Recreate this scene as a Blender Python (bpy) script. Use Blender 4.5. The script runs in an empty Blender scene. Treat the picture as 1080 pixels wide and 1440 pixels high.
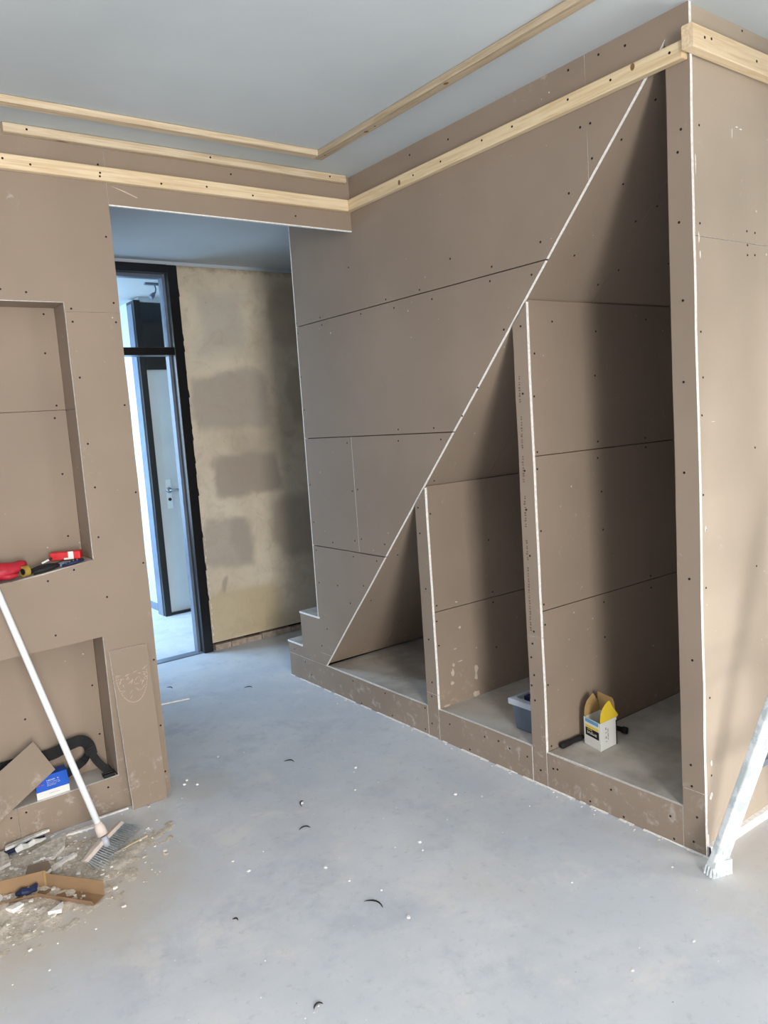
import bpy, math, random
from mathutils import Vector, Matrix
random.seed(7)
C = bpy.context.scene.collection
SC = bpy.context.scene

# ---------------------------------------------------------------- camera
cam_d = bpy.data.cameras.new('camera'); cam = bpy.data.objects.new('camera', cam_d); C.objects.link(cam)
cam.location = (-2.1716, -3.0506, 1.4729); cam.rotation_euler = (1.4533, 0.0687, -0.6426)
cam_d.sensor_fit = 'VERTICAL'; cam_d.sensor_height = 24.0; cam_d.lens = 24.0 * 1087.7 / 1440.0
cam_d.clip_start = 0.05
SC.camera = cam
# ---------------------------------------------------------------- world, lights, exposure
w = bpy.data.worlds.new('world'); SC.world = w; w.use_nodes = True
bg = w.node_tree.nodes['Background']
bg.inputs[0].default_value = (0.72, 0.84, 1.0, 1); bg.inputs[1].default_value = 1.2

def area(name, loc, look, sx, sy, power, col, spread=180):
    d = bpy.data.lights.new(name, 'AREA'); d.shape = 'RECTANGLE'; d.size = sx; d.size_y = sy
    d.energy = power; d.color = col; d.spread = math.radians(spread)
    o = bpy.data.objects.new(name, d); C.objects.link(o); o.location = loc
    o.rotation_euler = (Vector(look) - Vector(loc)).to_track_quat('-Z', 'Y').to_euler()
    return o
# daylight through the garden window behind the camera
area('window_daylight', (-2.40, -5.86, 1.30), (-2.40, 0, -.7), 1.1, 2.1, 235, (1.0, 0.965, 0.90))
# added low light, shaped to brighten the foot of the end wall
area('added_low_daylight', (1.35, -3.72, .58), (1.1, -1.7, .1), 1.5, 1.05, 50, (1.0, 0.97, 0.92))
# daylight through the tall window in the left wall
area('side_window_daylight', (-3.96, -2.3, 1.40), (0, -2.3, .6), 1.5, 1.9, 18, (0.72, 0.84, 1.0))
# daylight through the window of the room beyond the hall
area('far_window_daylight', (-1.37, 3.25, 1.45), (2, 3.0, .75), 1.9, 1.7, 92, (0.52, 0.75, 1.0))
SC.view_settings.view_transform = 'Standard'; SC.view_settings.look = 'None'
SC.view_settings.exposure = 0.13; SC.view_settings.gamma = 1.0; SC.view_settings.use_curve_mapping = False

# ---------------------------------------------------------------- material helpers
def srgb(r, g, b):
    f = lambda c: (c/255/12.92) if c/255 <= .04045 else ((c/255+.055)/1.055)**2.4
    return (f(r), f(g), f(b), 1)
class NT:
    def __init__(s, name, rough=.8, col=(.5, .5, .5, 1), metal=0, spec=.3):
        s.m = bpy.data.materials.new(name); s.m.use_nodes = True; s.t = s.m.node_tree
        s.b = s.t.nodes['Principled BSDF']; s.b.inputs['Roughness'].default_value = rough
        s.b.inputs['Base Color'].default_value = col; s.b.inputs['Metallic'].default_value = metal
        s.b.inputs['Specular IOR Level'].default_value = spec
        s.co = s.n('ShaderNodeTexCoord').outputs['Object']
    def n(s, ty, **kw):
        x = s.t.nodes.new(ty)
        for k, v in kw.items(): setattr(x, k, v)
        return x
    def link(s, a, b): s.t.links.new(a, b)
    def map(s, scale=(1, 1, 1), loc=(0, 0, 0), rot=(0, 0, 0), vec=None):
        x = s.n('ShaderNodeMapping'); s.link(vec or s.co, x.inputs[0])
        x.inputs['Scale'].default_value = scale; x.inputs['Location'].default_value = loc; x.inputs['Rotation'].default_value = rot
        return x.outputs[0]
    def noise(s, sc, det=4, rough=.55, vec=None, dist=0):
        x = s.n('ShaderNodeTexNoise'); x.inputs['Scale'].default_value = sc; x.inputs['Detail'].default_value = det
        x.inputs['Roughness'].default_value = rough; x.inputs['Distortion'].default_value = dist
        s.link(vec or s.co, x.inputs['Vector']); return x.outputs['Fac']
    def ramp(s, v, lo, hi, a=0.0, b=1.0):
        x = s.n('ShaderNodeMapRange', interpolation_type='SMOOTHSTEP'); s.link(v, x.inputs[0])
        for i, q in zip((1, 2, 3, 4), (lo, hi, a, b)): x.inputs[i].default_value = q
        return x.outputs[0]
    def math(s, op, a, b=0.0):
        x = s.n('ShaderNodeMath', operation=op)
        for i, q in enumerate((a, b)):
            if isinstance(q, (int, float)): x.inputs[i].default_value = q
            else: s.link(q, x.inputs[i])
        return x.outputs[0]
    def mix(s, f, a, b):
        x = s.n('ShaderNodeMix', data_type='RGBA')
        if isinstance(f, (int, float)): x.inputs[0].default_value = f
        else: s.link(f, x.inputs[0])
        for i, q in ((6, a), (7, b)):
            if isinstance(q, tuple): x.inputs[i].default_value = q
            else: s.link(q, x.inputs[i])
        return x.outputs[2]
    def color(s, c): s.link(c, s.b.inputs['Base Color']); return s
    def bump(s, h, st=.2, d=.005):
        x = s.n('ShaderNodeBump'); x.inputs['Strength'].default_value = st; x.inputs['Distance'].default_value = d
        s.link(h, x.inputs['Height']); s.link(x.outputs[0], s.b.inputs['Normal']); return s

def plain(name, col, rough=.6, metal=0, var=.08, sc=25, bump=0, spec=.3):
    t = NT(name, rough, col, metal, spec)
    lo = tuple(c*(1-var) for c in col[:3]) + (1,); hi = tuple(min(1, c*(1+var)) for c in col[:3]) + (1,)
    n = t.noise(sc); t.color(t.mix(t.ramp(n, .3, .7), lo, hi))
    if bump: t.bump(n, bump, .003)
    return t.m

def box_mask(t, x0, x1, z0, z1, soft, wob):
    # soft-edged rounded blotch in the XZ plane
    sep = t.n('ShaderNodeSeparateXYZ'); t.link(wob, sep.inputs[0])
    ax = t.math('ABSOLUTE', t.math('SUBTRACT', sep.outputs[0], (x0+x1)/2)); az = t.math('ABSOLUTE', t.math('SUBTRACT', sep.outputs[2], (z0+z1)/2))
    dx = t.math('SUBTRACT', ax, (x1-x0)/2); dz = t.math('SUBTRACT', az, (z1-z0)/2)
    x = t.n('ShaderNodeMath', operation='SMOOTH_MAX'); t.link(dx, x.inputs[0]); t.link(dz, x.inputs[1]); x.inputs[2].default_value = .10
    return t.ramp(x.outputs[0], -soft, soft, 1.0, 0.0)

# plasterboard paper
def board_material(name, base):
    t = NT(name, .78, spec=.25)
    b = srgb(*base); d = tuple(c*.90 for c in b[:3])+(1,); l = tuple(min(1, c*1.07) for c in b[:3])+(1,)
    col = t.mix(t.ramp(t.noise(1.3, 3), .3, .7), d, l)
    col = t.mix(t.ramp(t.noise(240, 2), .2, .8, 0, .12), col, d)
    sm = t.math('MULTIPLY', t.ramp(t.noise(3.2, 2), .60, .76), t.ramp(t.noise(34, 5, .7, dist=.6), .57, .70))   # sparse plaster scuffs
    col = t.mix(t.math('MULTIPLY', sm, .45), col, srgb(214, 206, 196))
    zz_ = t.n('ShaderNodeSeparateXYZ'); t.link(t.co, zz_.inputs[0])      # plaster splashes low down, near the floor
    lowm = t.math('MULTIPLY', t.ramp(zz_.outputs[2], .08, .30, 1, 0), t.ramp(t.noise(16, 6, .75, dist=.4), .54, .68))
    col = t.mix(t.math('MULTIPLY', lowm, .42), col, srgb(206, 198, 190))
    fl = t.math('MULTIPLY', t.ramp(t.noise(60, 1), .785, .80), t.ramp(t.noise(2.3, 1, vec=t.map(loc=(3, 1, 2))), .45, .62))
    col = t.mix(t.math('MULTIPLY', fl, .8), col, srgb(228, 222, 214))
    t.color(col).bump(t.noise(420, 2), .05, .001)
    return t.m
M = {}
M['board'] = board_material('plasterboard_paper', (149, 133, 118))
M['board_end_lit'] = board_material('plasterboard_paper_end_wall_lit', (184, 170, 154))  # same plasterboard, made paler so its colour carries the end wall's stronger light
t = NT('gypsum_edge', .9); t.color(t.mix(t.ramp(t.noise(90, 4), .35, .65), srgb(232, 228, 224), srgb(250, 248, 246))).bump(t.noise(160, 3), .5, .002); M['gypsum'] = t.m
M['screw'] = plain('screw_black_phosphate', srgb(38, 30, 26), .55, .3, .2, 90)
M['backing'] = plain('stud_framing_dark', srgb(92, 76, 62), .9)
# dusty ledge boards
t = NT('dusty_ledge', .9, spec=.2)
col = t.mix(t.ramp(t.noise(5, 5), .35, .65), srgb(172, 164, 155), srgb(200, 195, 188))
col = t.mix(t.ramp(t.noise(22, 5, .7, dist=1.), .56, .75, 0, .6), col, srgb(208, 204, 198)); t.color(col).bump(t.noise(60, 4), .1, .002); M['ledge'] = t.m
# concrete floor
t = NT('concrete_floor', .82, spec=.35)
col = t.mix(t.ramp(t.noise(.9, 7, .65, dist=.1), .36, .66), srgb(205, 211, 220), srgb(224, 228, 234))
col = t.mix(t.ramp(t.noise(2.6, 8, .72, dist=.15), .50, .66, 0, .6), col, srgb(188, 195, 207))
col = t.mix(t.ramp(t.noise(4.2, 7, .7, vec=t.map(loc=(5, 2, 0)), dist=.25), .52, .70, 0, .7), col, srgb(226, 226, 226))
col = t.mix(t.ramp(t.noise(1.7, 5, .6, vec=t.map(loc=(9, 4, 0))), .56, .76, 0, .35), col, srgb(206, 200, 190))
col = t.mix(t.ramp(t.noise(24, 6, .75), .54, .72, 0, .5), col, srgb(176, 183, 188))
sc = t.map(scale=(1, 9, 1), rot=(0, 0, .6)); col = t.mix(t.math('MULTIPLY', t.ramp(t.noise(7, 5, .7, vec=sc), .62, .70), t.ramp(t.noise(1.4, 2, vec=t.map(loc=(1, 7, 0))), .52, .66)), col, srgb(214, 214, 211))
sp = t.ramp(t.noise(75, 2), .745, .77, 0, .55); col = t.mix(sp, col, srgb(240, 240, 240))
sd = t.ramp(t.noise(55, 2, vec=t.map(loc=(2, 8, 1))), .765, .785, 0, .6); col = t.mix(sd, col, srgb(104, 106, 108))
def disc_mask(t, x, y, r, soft):
    sp_ = t.n('ShaderNodeVectorMath', operation='DISTANCE'); fl_ = t.n('ShaderNodeVectorMath', operation='MULTIPLY'); t.link(t.co, fl_.inputs[0]); fl_.inputs[1].default_value = (1, 1, 0)
    t.link(fl_.outputs[0], sp_.inputs[0]); sp_.inputs[1].default_value = (x, y, 0)
    v = t.math('ADD', sp_.outputs['Value'], t.math('MULTIPLY', t.math('SUBTRACT', t.noise(6, 5, .65), .5), .5))
    return t.ramp(v, r-soft, r+soft, 1, 0)
col = t.mix(t.math('MULTIPLY', disc_mask(t, -1.72, -.42, .42, .22), .8), col, srgb(206, 196, 182))      # sawdust and plaster dust by the left wall
col = t.mix(t.math('MULTIPLY', disc_mask(t, -1.05, -.02, .13, .08), .6), col, srgb(200, 198, 192))
col = t.mix(t.math('MULTIPLY', disc_mask(t, .15, -1.95, .35, .2), .5), col, srgb(206, 196, 182))
t.color(col).bump(t.noise(14, 7, .7), .12, .006); M['floor'] = t.m
t = NT('painted_ceiling', .85, spec=.2)
col = t.mix(t.ramp(t.noise(.8, 4), .3, .7), srgb(186, 194, 197), srgb(200, 207, 209))
col = t.mix(t.ramp(t.noise(2.2, 4, .6, vec=t.map(loc=(4, 1, 0))), .62, .78, 0, .35), col, srgb(198, 200, 194)); t.color(col); M['ceiling'] = t.m
# old stripped plaster with repairs, in the hall
t = NT('stripped_plaster', .88, spec=.25)
nz = t.n('ShaderNodeTexNoise'); nz.inputs['Scale'].default_value = 2.6; nz.inputs['Detail'].default_value = 5; t.link(t.co, nz.inputs['Vector'])
va = t.n('ShaderNodeVectorMath', operation='MULTIPLY_ADD'); t.link(nz.outputs['Color'], va.inputs[0]); va.inputs[1].default_value = (.26, 0, .22)
sub = t.n('ShaderNodeVectorMath', operation='SUBTRACT'); t.link(t.co, sub.inputs[0]); sub.inputs[1].default_value = (.13, 0, .11); t.link(sub.outputs[0], va.inputs[2]); wob = va.outputs[0]
col = t.mix(t.ramp(t.noise(1.8, 5, .6), .3, .7), srgb(220, 204, 178), srgb(240, 226, 204))
col = t.mix(t.ramp(t.noise(.9, 3, vec=t.map(loc=(2, 2, 5))), .45, .7, 0, .6), col, srgb(214, 200, 178))
for (x0, x1, z0, z1, c, k, sf) in [(-.06, .45, 1.50, 1.86, (186, 174, 162), .75, .035), (.03, .52, 1.03, 1.35, (178, 164, 152), .8, .03),
        (-.12, .26, .56, .85, (190, 179, 166), .75, .03), (.13, .27, .58, .84, (178, 166, 154), .5, .03), (.44, .82, .52, .97, (184, 170, 154), .7, .05), (.0, .34, 2.0, 2.44, (188, 184, 172), .6, .08),
        (.55, .9, 2.05, 2.45, (192, 174, 148), .6, .04), (.62, .85, 1.5, 1.92, (190, 174, 150), .6, .03), (-.11, .42, .07, .40, (208, 186, 144), .6, .03), (.0, .05, .38, .50, (165, 150, 132), .6, .012), (.16, .46, 1.05, 1.5, (175, 160, 142), .35, .08)]:
    col = t.mix(t.math('MULTIPLY', box_mask(t, x0, x1, z0, z1, sf, wob), k), col, srgb(*c))
col = t.mix(t.ramp(t.noise(9, 6, .7, dist=.8), .45, .75, 0, .4), col, srgb(186, 168, 146))
col = t.mix(t.ramp(t.noise(26, 6, .75), .62, .72, 0, .5), col, srgb(150, 128, 96))
sepz = t.n('ShaderNodeSeparateXYZ'); t.link(t.co, sepz.inputs[0])
edge = t.math('ADD', sepz.outputs[2], t.math('MULTIPLY', t.noise(18, 4, .7), .10)); col = t.mix(t.ramp(edge, 2.56, 2.62, 0, .6), col, srgb(140, 118, 84))
t.color(col).bump(t.noise(30, 6, .6), .2, .004); M['plaster'] = t.m
def wood(name, axis, base=(226, 203, 165), dark=(200, 170, 128)):
    t = NT(name, .65, spec=.3)
    s = [18, 18, 18]; s[axis] = .8
    col = t.mix(t.ramp(t.noise(5, 5, .6, vec=t.map(scale=tuple(s)), dist=.5), .38, .68), srgb(*base), srgb(*dark))
    col = t.mix(t.ramp(t.noise(2.1, 3), .55, .8, 0, .5), col, srgb(base[0]-22, base[1]-28, base[2]-36))
    kv = [5, 5, 5]; kv[axis] = 3.4
    vo = t.n('ShaderNodeTexVoronoi'); vo.inputs['Scale'].default_value = 1.0; t.link(t.map(scale=tuple(kv)), vo.inputs['Vector'])
    col = t.mix(t.ramp(vo.outputs['Distance'], .05, .13, .8, 0), col, srgb(128, 88, 54))
    t.color(col).bump(t.noise(5, 5, .6, vec=t.map(scale=tuple(s))), .15, .002); return t.m
M['wood_x'] = wood('pine_batten_x', 0, (214, 197, 170), (190, 168, 138)); M['wood_y'] = wood('pine_batten_y', 1, (190, 174, 148), (166, 146, 118))
M['wood_yw'] = wood('pine_batten_pale_y', 1, (228, 208, 172), (210, 184, 144))
M['wood_xw'] = wood('pine_batten_pale', 0, (232, 212, 180), (214, 188, 150))
M['black'] = plain('black_gloss_paint', srgb(20, 18, 20), .28, 0, .2, 30, spec=.5)
M['dkblack'] = plain('black_rubber', srgb(34, 34, 36), .6, 0, .2, 60)
M['bluegrey'] = plain('blue_grey_paint_and_reflection', srgb(112, 124, 142), .35, 0, .1, 12, spec=.5)  # paint of blue-grey parts; also the reflections coloured onto the black door frames
M['whitewall'] = plain('white_wall_paint', srgb(205, 214, 222), .8, 0, .04, 4)
M['whitedoor'] = plain('white_door_paint', srgb(214, 218, 220), .5, 0, .03, 4)
M['metal'] = plain('brushed_steel', srgb(170, 172, 176), .35, .8, .1, 60)
M['handle'] = plain('white_plastic_tube', srgb(228, 234, 238), .35, 0, .03, 10, spec=.5)
M['pinkplastic'] = plain('pale_pink_plastic', srgb(218, 204, 196), .5)
M['bristle'] = plain('grey_bristle', srgb(150, 158, 164), .6, 0, .25, 120)
M['cardboard'] = plain('brown_cardboard', srgb(150, 122, 92), .8, 0, .08, 8)
M['cardboard_out'] = plain('brown_cardboard_outer', srgb(152, 124, 100), .8, 0, .08, 8)
M['boxblue'] = plain('blue_print', srgb(22, 88, 196), .45, 0, .05, 10)
M['boxwhite'] = plain('white_card', srgb(226, 226, 222), .5, 0, .03, 10)
M['yellow'] = plain('yellow_card', srgb(238, 206, 60), .5, 0, .04, 10)
M['lightblue'] = plain('light_blue_print', srgb(104, 160, 196), .5)
M['kraft'] = plain('kraft_card_inside', srgb(176, 146, 98), .8)
M['red'] = plain('red_plastic', srgb(206, 28, 34), .4, 0, .08, 12, spec=.5)
M['redcloth'] = plain('red_rubber', srgb(178, 40, 56), .45, 0, .15, 30, .3)
M['ochre'] = plain('ochre_tape', srgb(170, 140, 66), .6)
M['navy'] = plain('navy_plastic', srgb(34, 44, 78), .5, 0, .2, 30)
M['binblue'] = plain('slate_blue_plastic', srgb(92, 102, 116), .45, 0, .06, 10, spec=.4)
M['binlid'] = plain('pale_grey_plastic', srgb(178, 184, 194), .4, 0, .05, 10, spec=.4)
M['ink'] = plain('faded_ink', srgb(110, 92, 84), .8)
M['inkdark'] = plain('dark_print', srgb(30, 30, 34), .5)
M['seam'] = plain('joint_paper_pale', srgb(196, 182, 166), .9)
M['smear'] = plain('dried_adhesive', srgb(184, 168, 150), .9)
M['knot'] = plain('pine_knot', srgb(132, 96, 62), .7)
M['pink'] = plain('magenta_print', srgb(214, 90, 140), .5)
M['strapmat'] = plain('black_webbing', srgb(30, 29, 30), .75, 0, .25, 200, .3)
t = NT('paint_splattered_aluminium', .5, spec=.4)
col = t.mix(t.ramp(t.noise(16, 6, .7), .40, .55), srgb(196, 206, 208), srgb(232, 236, 238))
col = t.mix(t.ramp(t.noise(20, 7, .75, vec=t.map(loc=(3, 0, 6)), dist=1.), .66, .70, 0, .85), col, srgb(120, 118, 112)); t.color(col).bump(t.noise(40, 5), .3, .002); M['ladder'] = t.m
t = NT('gypsum_rubble', .95); t.color(t.mix(t.ramp(t.noise(60, 5, .7), .3, .7), srgb(176, 168, 156), srgb(232, 228, 220))).bump(t.noise(90, 4), .5, .004); M['rubble'] = t.m
t = NT('sawdust', .95); t.color(t.mix(t.ramp(t.noise(45, 6, .75), .35, .65), srgb(196, 184, 168), srgb(228, 220, 208))).bump(t.noise(120, 5, .7), .8, .006); M['dust'] = t.m
t = NT('brick_rubble', .95); t.color(t.mix(t.ramp(t.noise(20, 5, .7), .3, .7), srgb(168, 148, 134), srgb(206, 190, 176))).bump(t.noise(40, 5), .7, .006); M['rubblewall'] = t.m
t = NT('window_glass_dark', .08, srgb(22, 26, 34), spec=.6); M['darkglass'] = t.m
g = bpy.data.materials.new('clear_glass'); g.use_nodes = True
gb = g.node_tree.nodes['Principled BSDF']; gb.inputs['Transmission Weight'].default_value = 1; gb.inputs['Roughness'].default_value = 0; gb.inputs['IOR'].default_value = 1.02
M['glass'] = g
M['bristle_tip'] = plain('grey_bristle_tip', srgb(140, 148, 152), .7, 0, .2, 80)

# ---------------------------------------------------------------- object helpers
def props(o, label=None, cat=None, group=None, kind=None):
    if label: o['label'] = label
    if cat: o['category'] = cat
    if group: o['group'] = group
    if kind: o['kind'] = kind
    return o
ORG = {}
def empty(name, loc=(0, 0, 0), parent=None):
    o = bpy.data.objects.new(name, None); o.empty_display_size = .1; C.objects.link(o); o.location = loc
    ORG[o.name] = Vector(loc); return o
def thing(name, label, cat, loc, group=None): return props(empty(name, loc), label, cat, group)
def struct(name): return props(empty(name), kind='structure')
def mesh(name, V, F, mats, parent=None, mi=None, loc=None, smooth=False):
    """vertices are world coordinates; they are stored relative to the thing's base"""
    if isinstance(mats, str): mats = [mats]
    org = ORG[parent.name] if parent is not None else Vector(loc or (0, 0, 0))
    me = bpy.data.meshes.new(name)
    me.from_pydata([tuple(Vector(v)-org) for v in V], [], F)
    for m in mats: me.materials.append(M[m])
    if mi: me.polygons.foreach_set('material_index', mi)
    if smooth: me.polygons.foreach_set('use_smooth', [True]*len(me.polygons))
    me.update()
    o = bpy.data.objects.new(name, me); C.objects.link(o)
    if parent is not None: o.parent = parent
    else: o.location = org
    ORG[o.name] = org
    return o
def sub(o): return o
class MB:
    def __init__(s): s.V = []; s.F = []; s.I = []
    def add(s, V, F, m=0):
        k = len(s.V); s.V += [tuple(v) for v in V]; s.F += [tuple(i+k for i in f) for f in F]; s.I += [m]*len(F)
    def box(s, a, b, m=0, R=None, c=None):
        (x0, y0, z0), (x1, y1, z1) = a, b
        V = [Vector(p) for p in ((x0,y0,z0),(x1,y0,z0),(x1,y1,z0),(x0,y1,z0),(x0,y0,z1),(x1,y0,z1),(x1,y1,z1),(x0,y1,z1))]
        if R is not None: V = [R @ v + Vector(c or (0, 0, 0)) for v in V]
        s.add(V, [(0,3,2,1),(4,5,6,7),(0,1,5,4),(1,2,6,5),(2,3,7,6),(3,0,4,7)], m)
    def tube(s, pts, rad, n=10, m=0, cap=True, flat=None):
        pts = [Vector(p) for p in pts]
        if not isinstance(rad, (list, tuple)): rad = [rad]*len(pts)
        k = len(s.V); V = []
        up = None
        for i, p in enumerate(pts):
            d = (pts[min(i+1, len(pts)-1)]-pts[max(i-1, 0)]).normalized()
            if up is None: up = d.orthogonal().normalized()
            up = (up - d*up.dot(d)).normalized(); v = d.cross(up)
            for j in range(n):
                a = 2*math.pi*j/n; V.append(p+(up*math.cos(a)+v*math.sin(a)*(flat or 1))*rad[i])
        F = [(i*n+j, i*n+(j+1) % n, (i+1)*n+(j+1) % n, (i+1)*n+j) for i in range(len(pts)-1) for j in range(n)]
        if cap: F += [tuple(range(n))[::-1], tuple(range((len(pts)-1)*n, len(pts)*n))]
        s.add(V, F, m)
    def prism(s, poly, h, m=0, m2=None):
        """poly: world points of one face, h: extrusion vector"""
        n = len(poly); h = Vector(h); V = [Vector(p) for p in poly]+[Vector(p)+h for p in poly]
        k = len(s.V); s.V += [tuple(v) for v in V]
        s.F += [tuple(k+i for i in range(n))[::-1], tuple(k+n+i for i in range(n))]; s.I += [m, m]
        for i in range(n): s.F.append((k+i, k+(i+1) % n, k+n+(i+1) % n, k+n+i)); s.I.append(m if m2 is None else m2)
    def build(s, name, mats, parent=None, loc=None, smooth=False): return mesh(name, s.V, s.F, mats, parent, s.I, loc, smooth)
def box(name, a, b, mat, parent=None, loc=None):
    m = MB(); m.box(a, b); return m.build(name, mat, parent, loc)
def bevel(o, w=.003, seg=2):
    b = o.modifiers.new('bevel', 'BEVEL'); b.width = w; b.segments = seg; b.limit_method = 'ANGLE'; return o

AX = {'x': (Vector((0,1,0)), Vector((0,0,1)), Vector((1,0,0))), 'y': (Vector((1,0,0)), Vector((0,0,1)), Vector((0,1,0))), 'z': (Vector((1,0,0)), Vector((0,1,0)), Vector((0,0,-1)))}
SEAMS = (.819, .8235, 1.404, 1.4085, 1.994, 1.9985)
def panel(pts, ax, base, parent, thick=.0125, jag=.0012, face='board', edge='gypsum', name='plasterboard_panel', frame=None):
    """one plasterboard sheet: outline pts in plane ax, front face at base, going back by thick; cut edges show white gypsum"""
    if frame: O, U, Vv, N = frame
    else:
        U, Vv, N = AX[ax]; O = N*base if ax != 'z' else Vector((0, 0, base))
    out = []; em = []
    rnd = random.Random(int(abs(sum(p[0]*31+p[1]*17 for p in pts))*1000))
    n = len(pts)
    for i in range(n):
        a = Vector((pts[i][0], pts[i][1])); b = Vector((pts[(i+1) % n][0], pts[(i+1) % n][1])); L = (b-a).length
        k = max(1, min(40, int(L/.09))); d = (b-a)/L if L else b-a; nn = Vector((-d.y, d.x)); wv = 0
        pap = ax == 'x' and edge == 'gypsum' and any(abs(a.y-q) < .0006 and abs(b.y-q) < .0006 for q in SEAMS)
        for j in range(k):
            em.append(0 if pap else 1)
            off = 0
            if j: wv = wv*.7+rnd.uniform(-1, 1)*jag; off = wv
            out.append(a+(b-a)*(j/k)+nn*off)
    poly = [O+U*p.x+Vv*p.y for p in out]
    m = MB(); m.prism(poly, N*thick, 0, 1); m.I = [0, 0]+em
    return m.build(name, [face, edge], parent)
def screws(pts, ax, base, parent, r=.0042, fr=None):
    U, Vv, N = fr[1:] if fr else AX[ax]; O = fr[0] if fr else (N*base if ax != 'z' else Vector((0, 0, base)))
    m = MB()
    for (a, b) in pts:
        c = O+U*a+Vv*b-N*.0009
        poly = [c+(U*math.cos(t*math.pi/3)+Vv*math.sin(t*math.pi/3))*r for t in range(6)]
        m.prism(poly, N*.0012)
    return props(m.build('screw_heads', 'screw', parent), kind='stuff')

# ================================================================ SETTING
# floor and ceilings
fl = props(box('floor', (-4.1, -6.1, -.12), (4.1, 5.6, 0), 'floor'), kind='structure')
ce = props(box('ceiling', (-4.1, -6.1, 2.6), (4.1, .16, 2.72), 'ceiling'), kind='structure')
props(box('ceiling_hall', (-4.1, .16, 2.572), (4.1, 5.6, 2.72), 'ceiling'), kind='structure')
# ---- right wall: under-stair partition in the plane x = 0
WR = struct('wall_right')
D = lambda z: .53-(z-.154)/1.0875      # y of the sloping cut at height z
Z = lambda y: .154+1.0875*(.53-y)
G = .0018
panel([(.947, 0), (.947, .140), (-.335, .142), (-.335, 0)], 'x', 0, WR)
panel([(.950, .1425), (.950, .208), (.783, .208), (.783, .406), (.585, .408), (.585, .211), (D(.211), .211), (D(.1435), .1435)], 'x', 0, WR, jag=.0006)
panel([(.585, .2125), (.583, .819), (D(.819), .819), (D(.2125), .2125)], 'x', 0, WR)
panel([(.583, .8235), (.5805, 1.404), (.132, 1.404), (.132, .8235)], 'x', 0, WR, jag=.0004)
panel([(.1305, .8235), (.1305, 1.404), (D(1.404), 1.404), (D(.8235), .8235)], 'x', 0, WR, jag=.0004)
panel([(.5805, 1.4085), (.572, 1.994), (D(1.994), 1.994), (D(1.4085), 1.4085)], 'x', 0, WR, jag=.0005)
panel([(.572, 1.9985), (.565, 2.6), (-1.360, 2.6), (-1.360, Z(-1.360)), (D(1.9985), 1.9985)], 'x', 0, WR, jag=.0005)
panel([(-1.3612, 2.6), (-1.3612, Z(-1.3612)), (-1.652, 2.527), (-1.649, .213), (-1.729, .213), (-1.729, 2.6)], 'x', 0, WR, jag=.0013)
panel([(-1.650, 0), (-1.650, .211), (-1.729, .211), (-1.729, 0)], 'x', 0, WR)
panel([(-.337, .2125), (-.337, 1.085), (-.413, 1.166), (-.413, .2125)], 'x', .0008, WR)
panel([(-.337, 0), (-.337, .2108), (-.413, .2108), (-.413, 0)], 'x', .0003, WR, jag=.0006)
panel([(-.987, .604), (-.987, 1.79), (-1.060, 1.868), (-1.060, .604)], 'x', .0008, WR, jag=.0018)
panel([(-.987, 0), (-.987, .602), (-1.060, .602), (-1.060, 0)], 'x', .0003, WR, jag=.0015)
panel([(-.415, 0), (-.415, .145), (-.984, .145), (-.984, 0)], 'x', 0, WR, jag=.0016)
panel([(-1.062, 0), (-1.062, .142), (-1.648, .142), (-1.648, 0)], 'x', 0, WR, jag=.0016)
screws([(0.556,1.156),(0.154,1.134),(0.107,1.143),(0.55,0.951),(0.165,0.88),(0.105,0.894),(0.374,0.853),(-0.088,0.884),(0.549,0.795),(0.189,0.796),(-0.012,0.794),(0.546,0.615),(0.359,0.623),(0.117,0.653),(0.25,0.543),(0.5,0.361),(0.57,0.252),(-0.359,1.075),(-0.361,0.958),(-0.378,0.704),(-0.376,0.468),(-0.381,0.266),(-0.372,0.197),(-0.362,0.064),(-0.31,0.022),(0.769,0.118),(0.282,0.117),(0.214,0.011),(-0.053,0.018),(-0.317,0.127),(-0.488,0.096),(-0.713,0.104),(-0.614,0.016),(0.886,0.17),(0.709,0.052),(-0.004,0.12),(-1.416,2.578),(-1.294,2.578),(-1.515,2.565),(-0.454,2.564),(-0.694,2.55),(-1.334,2.385),(-1.375,2.384),(-1.377,2.274),(-1.277,2.191),(-1.143,2.061),(-1.095,1.957),(-0.897,2.024),(-0.884,1.973),(-0.667,2.1),(-0.464,2.013),(-0.541,1.962),(-0.225,2.012),(-0.281,1.966),(-0.944,1.783),(-1.697,2.26),(-1.685,2.199),(-1.684,1.999),(-1.691,1.77),(0.048,2.205),(-0.026,1.978),(0.319,1.974),(0.33,2.013),(0.558,1.963),(0.564,2.017),(0.562,1.734),(0.556,1.559),(-1.03,1.784),(-1.025,1.537),(-1.016,1.248),(-1.015,1.099),(-1.022,0.921),(-1.024,0.623),(-1.687,1.527),(-1.682,1.249),(-1.691,0.914),(-1.014,0.573),(-1.004,0.516),(-1.015,0.446),(-1.0,0.401),(-1.013,0.343),(-1.026,0.059),(-1.695,0.651),(-1.681,0.297),(-1.683,0.225),(-1.699,0.124),(-1.685,0.034),(-0.859,0.097),(-0.957,0.093),(-0.796,0.11),(-1.092,0.087),(-1.113,0.091),(-1.362,0.098),(-1.266,0.018),(-1.413,0.014),(-1.601,0.09),(-1.613,0.014),(0.17,1.375),(-0.253,1.429),(-0.502,1.427),(-0.248,1.377),(-0.544,1.377),(-0.686,1.47),(-0.787,1.578)], 'x', 0, WR)
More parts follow.
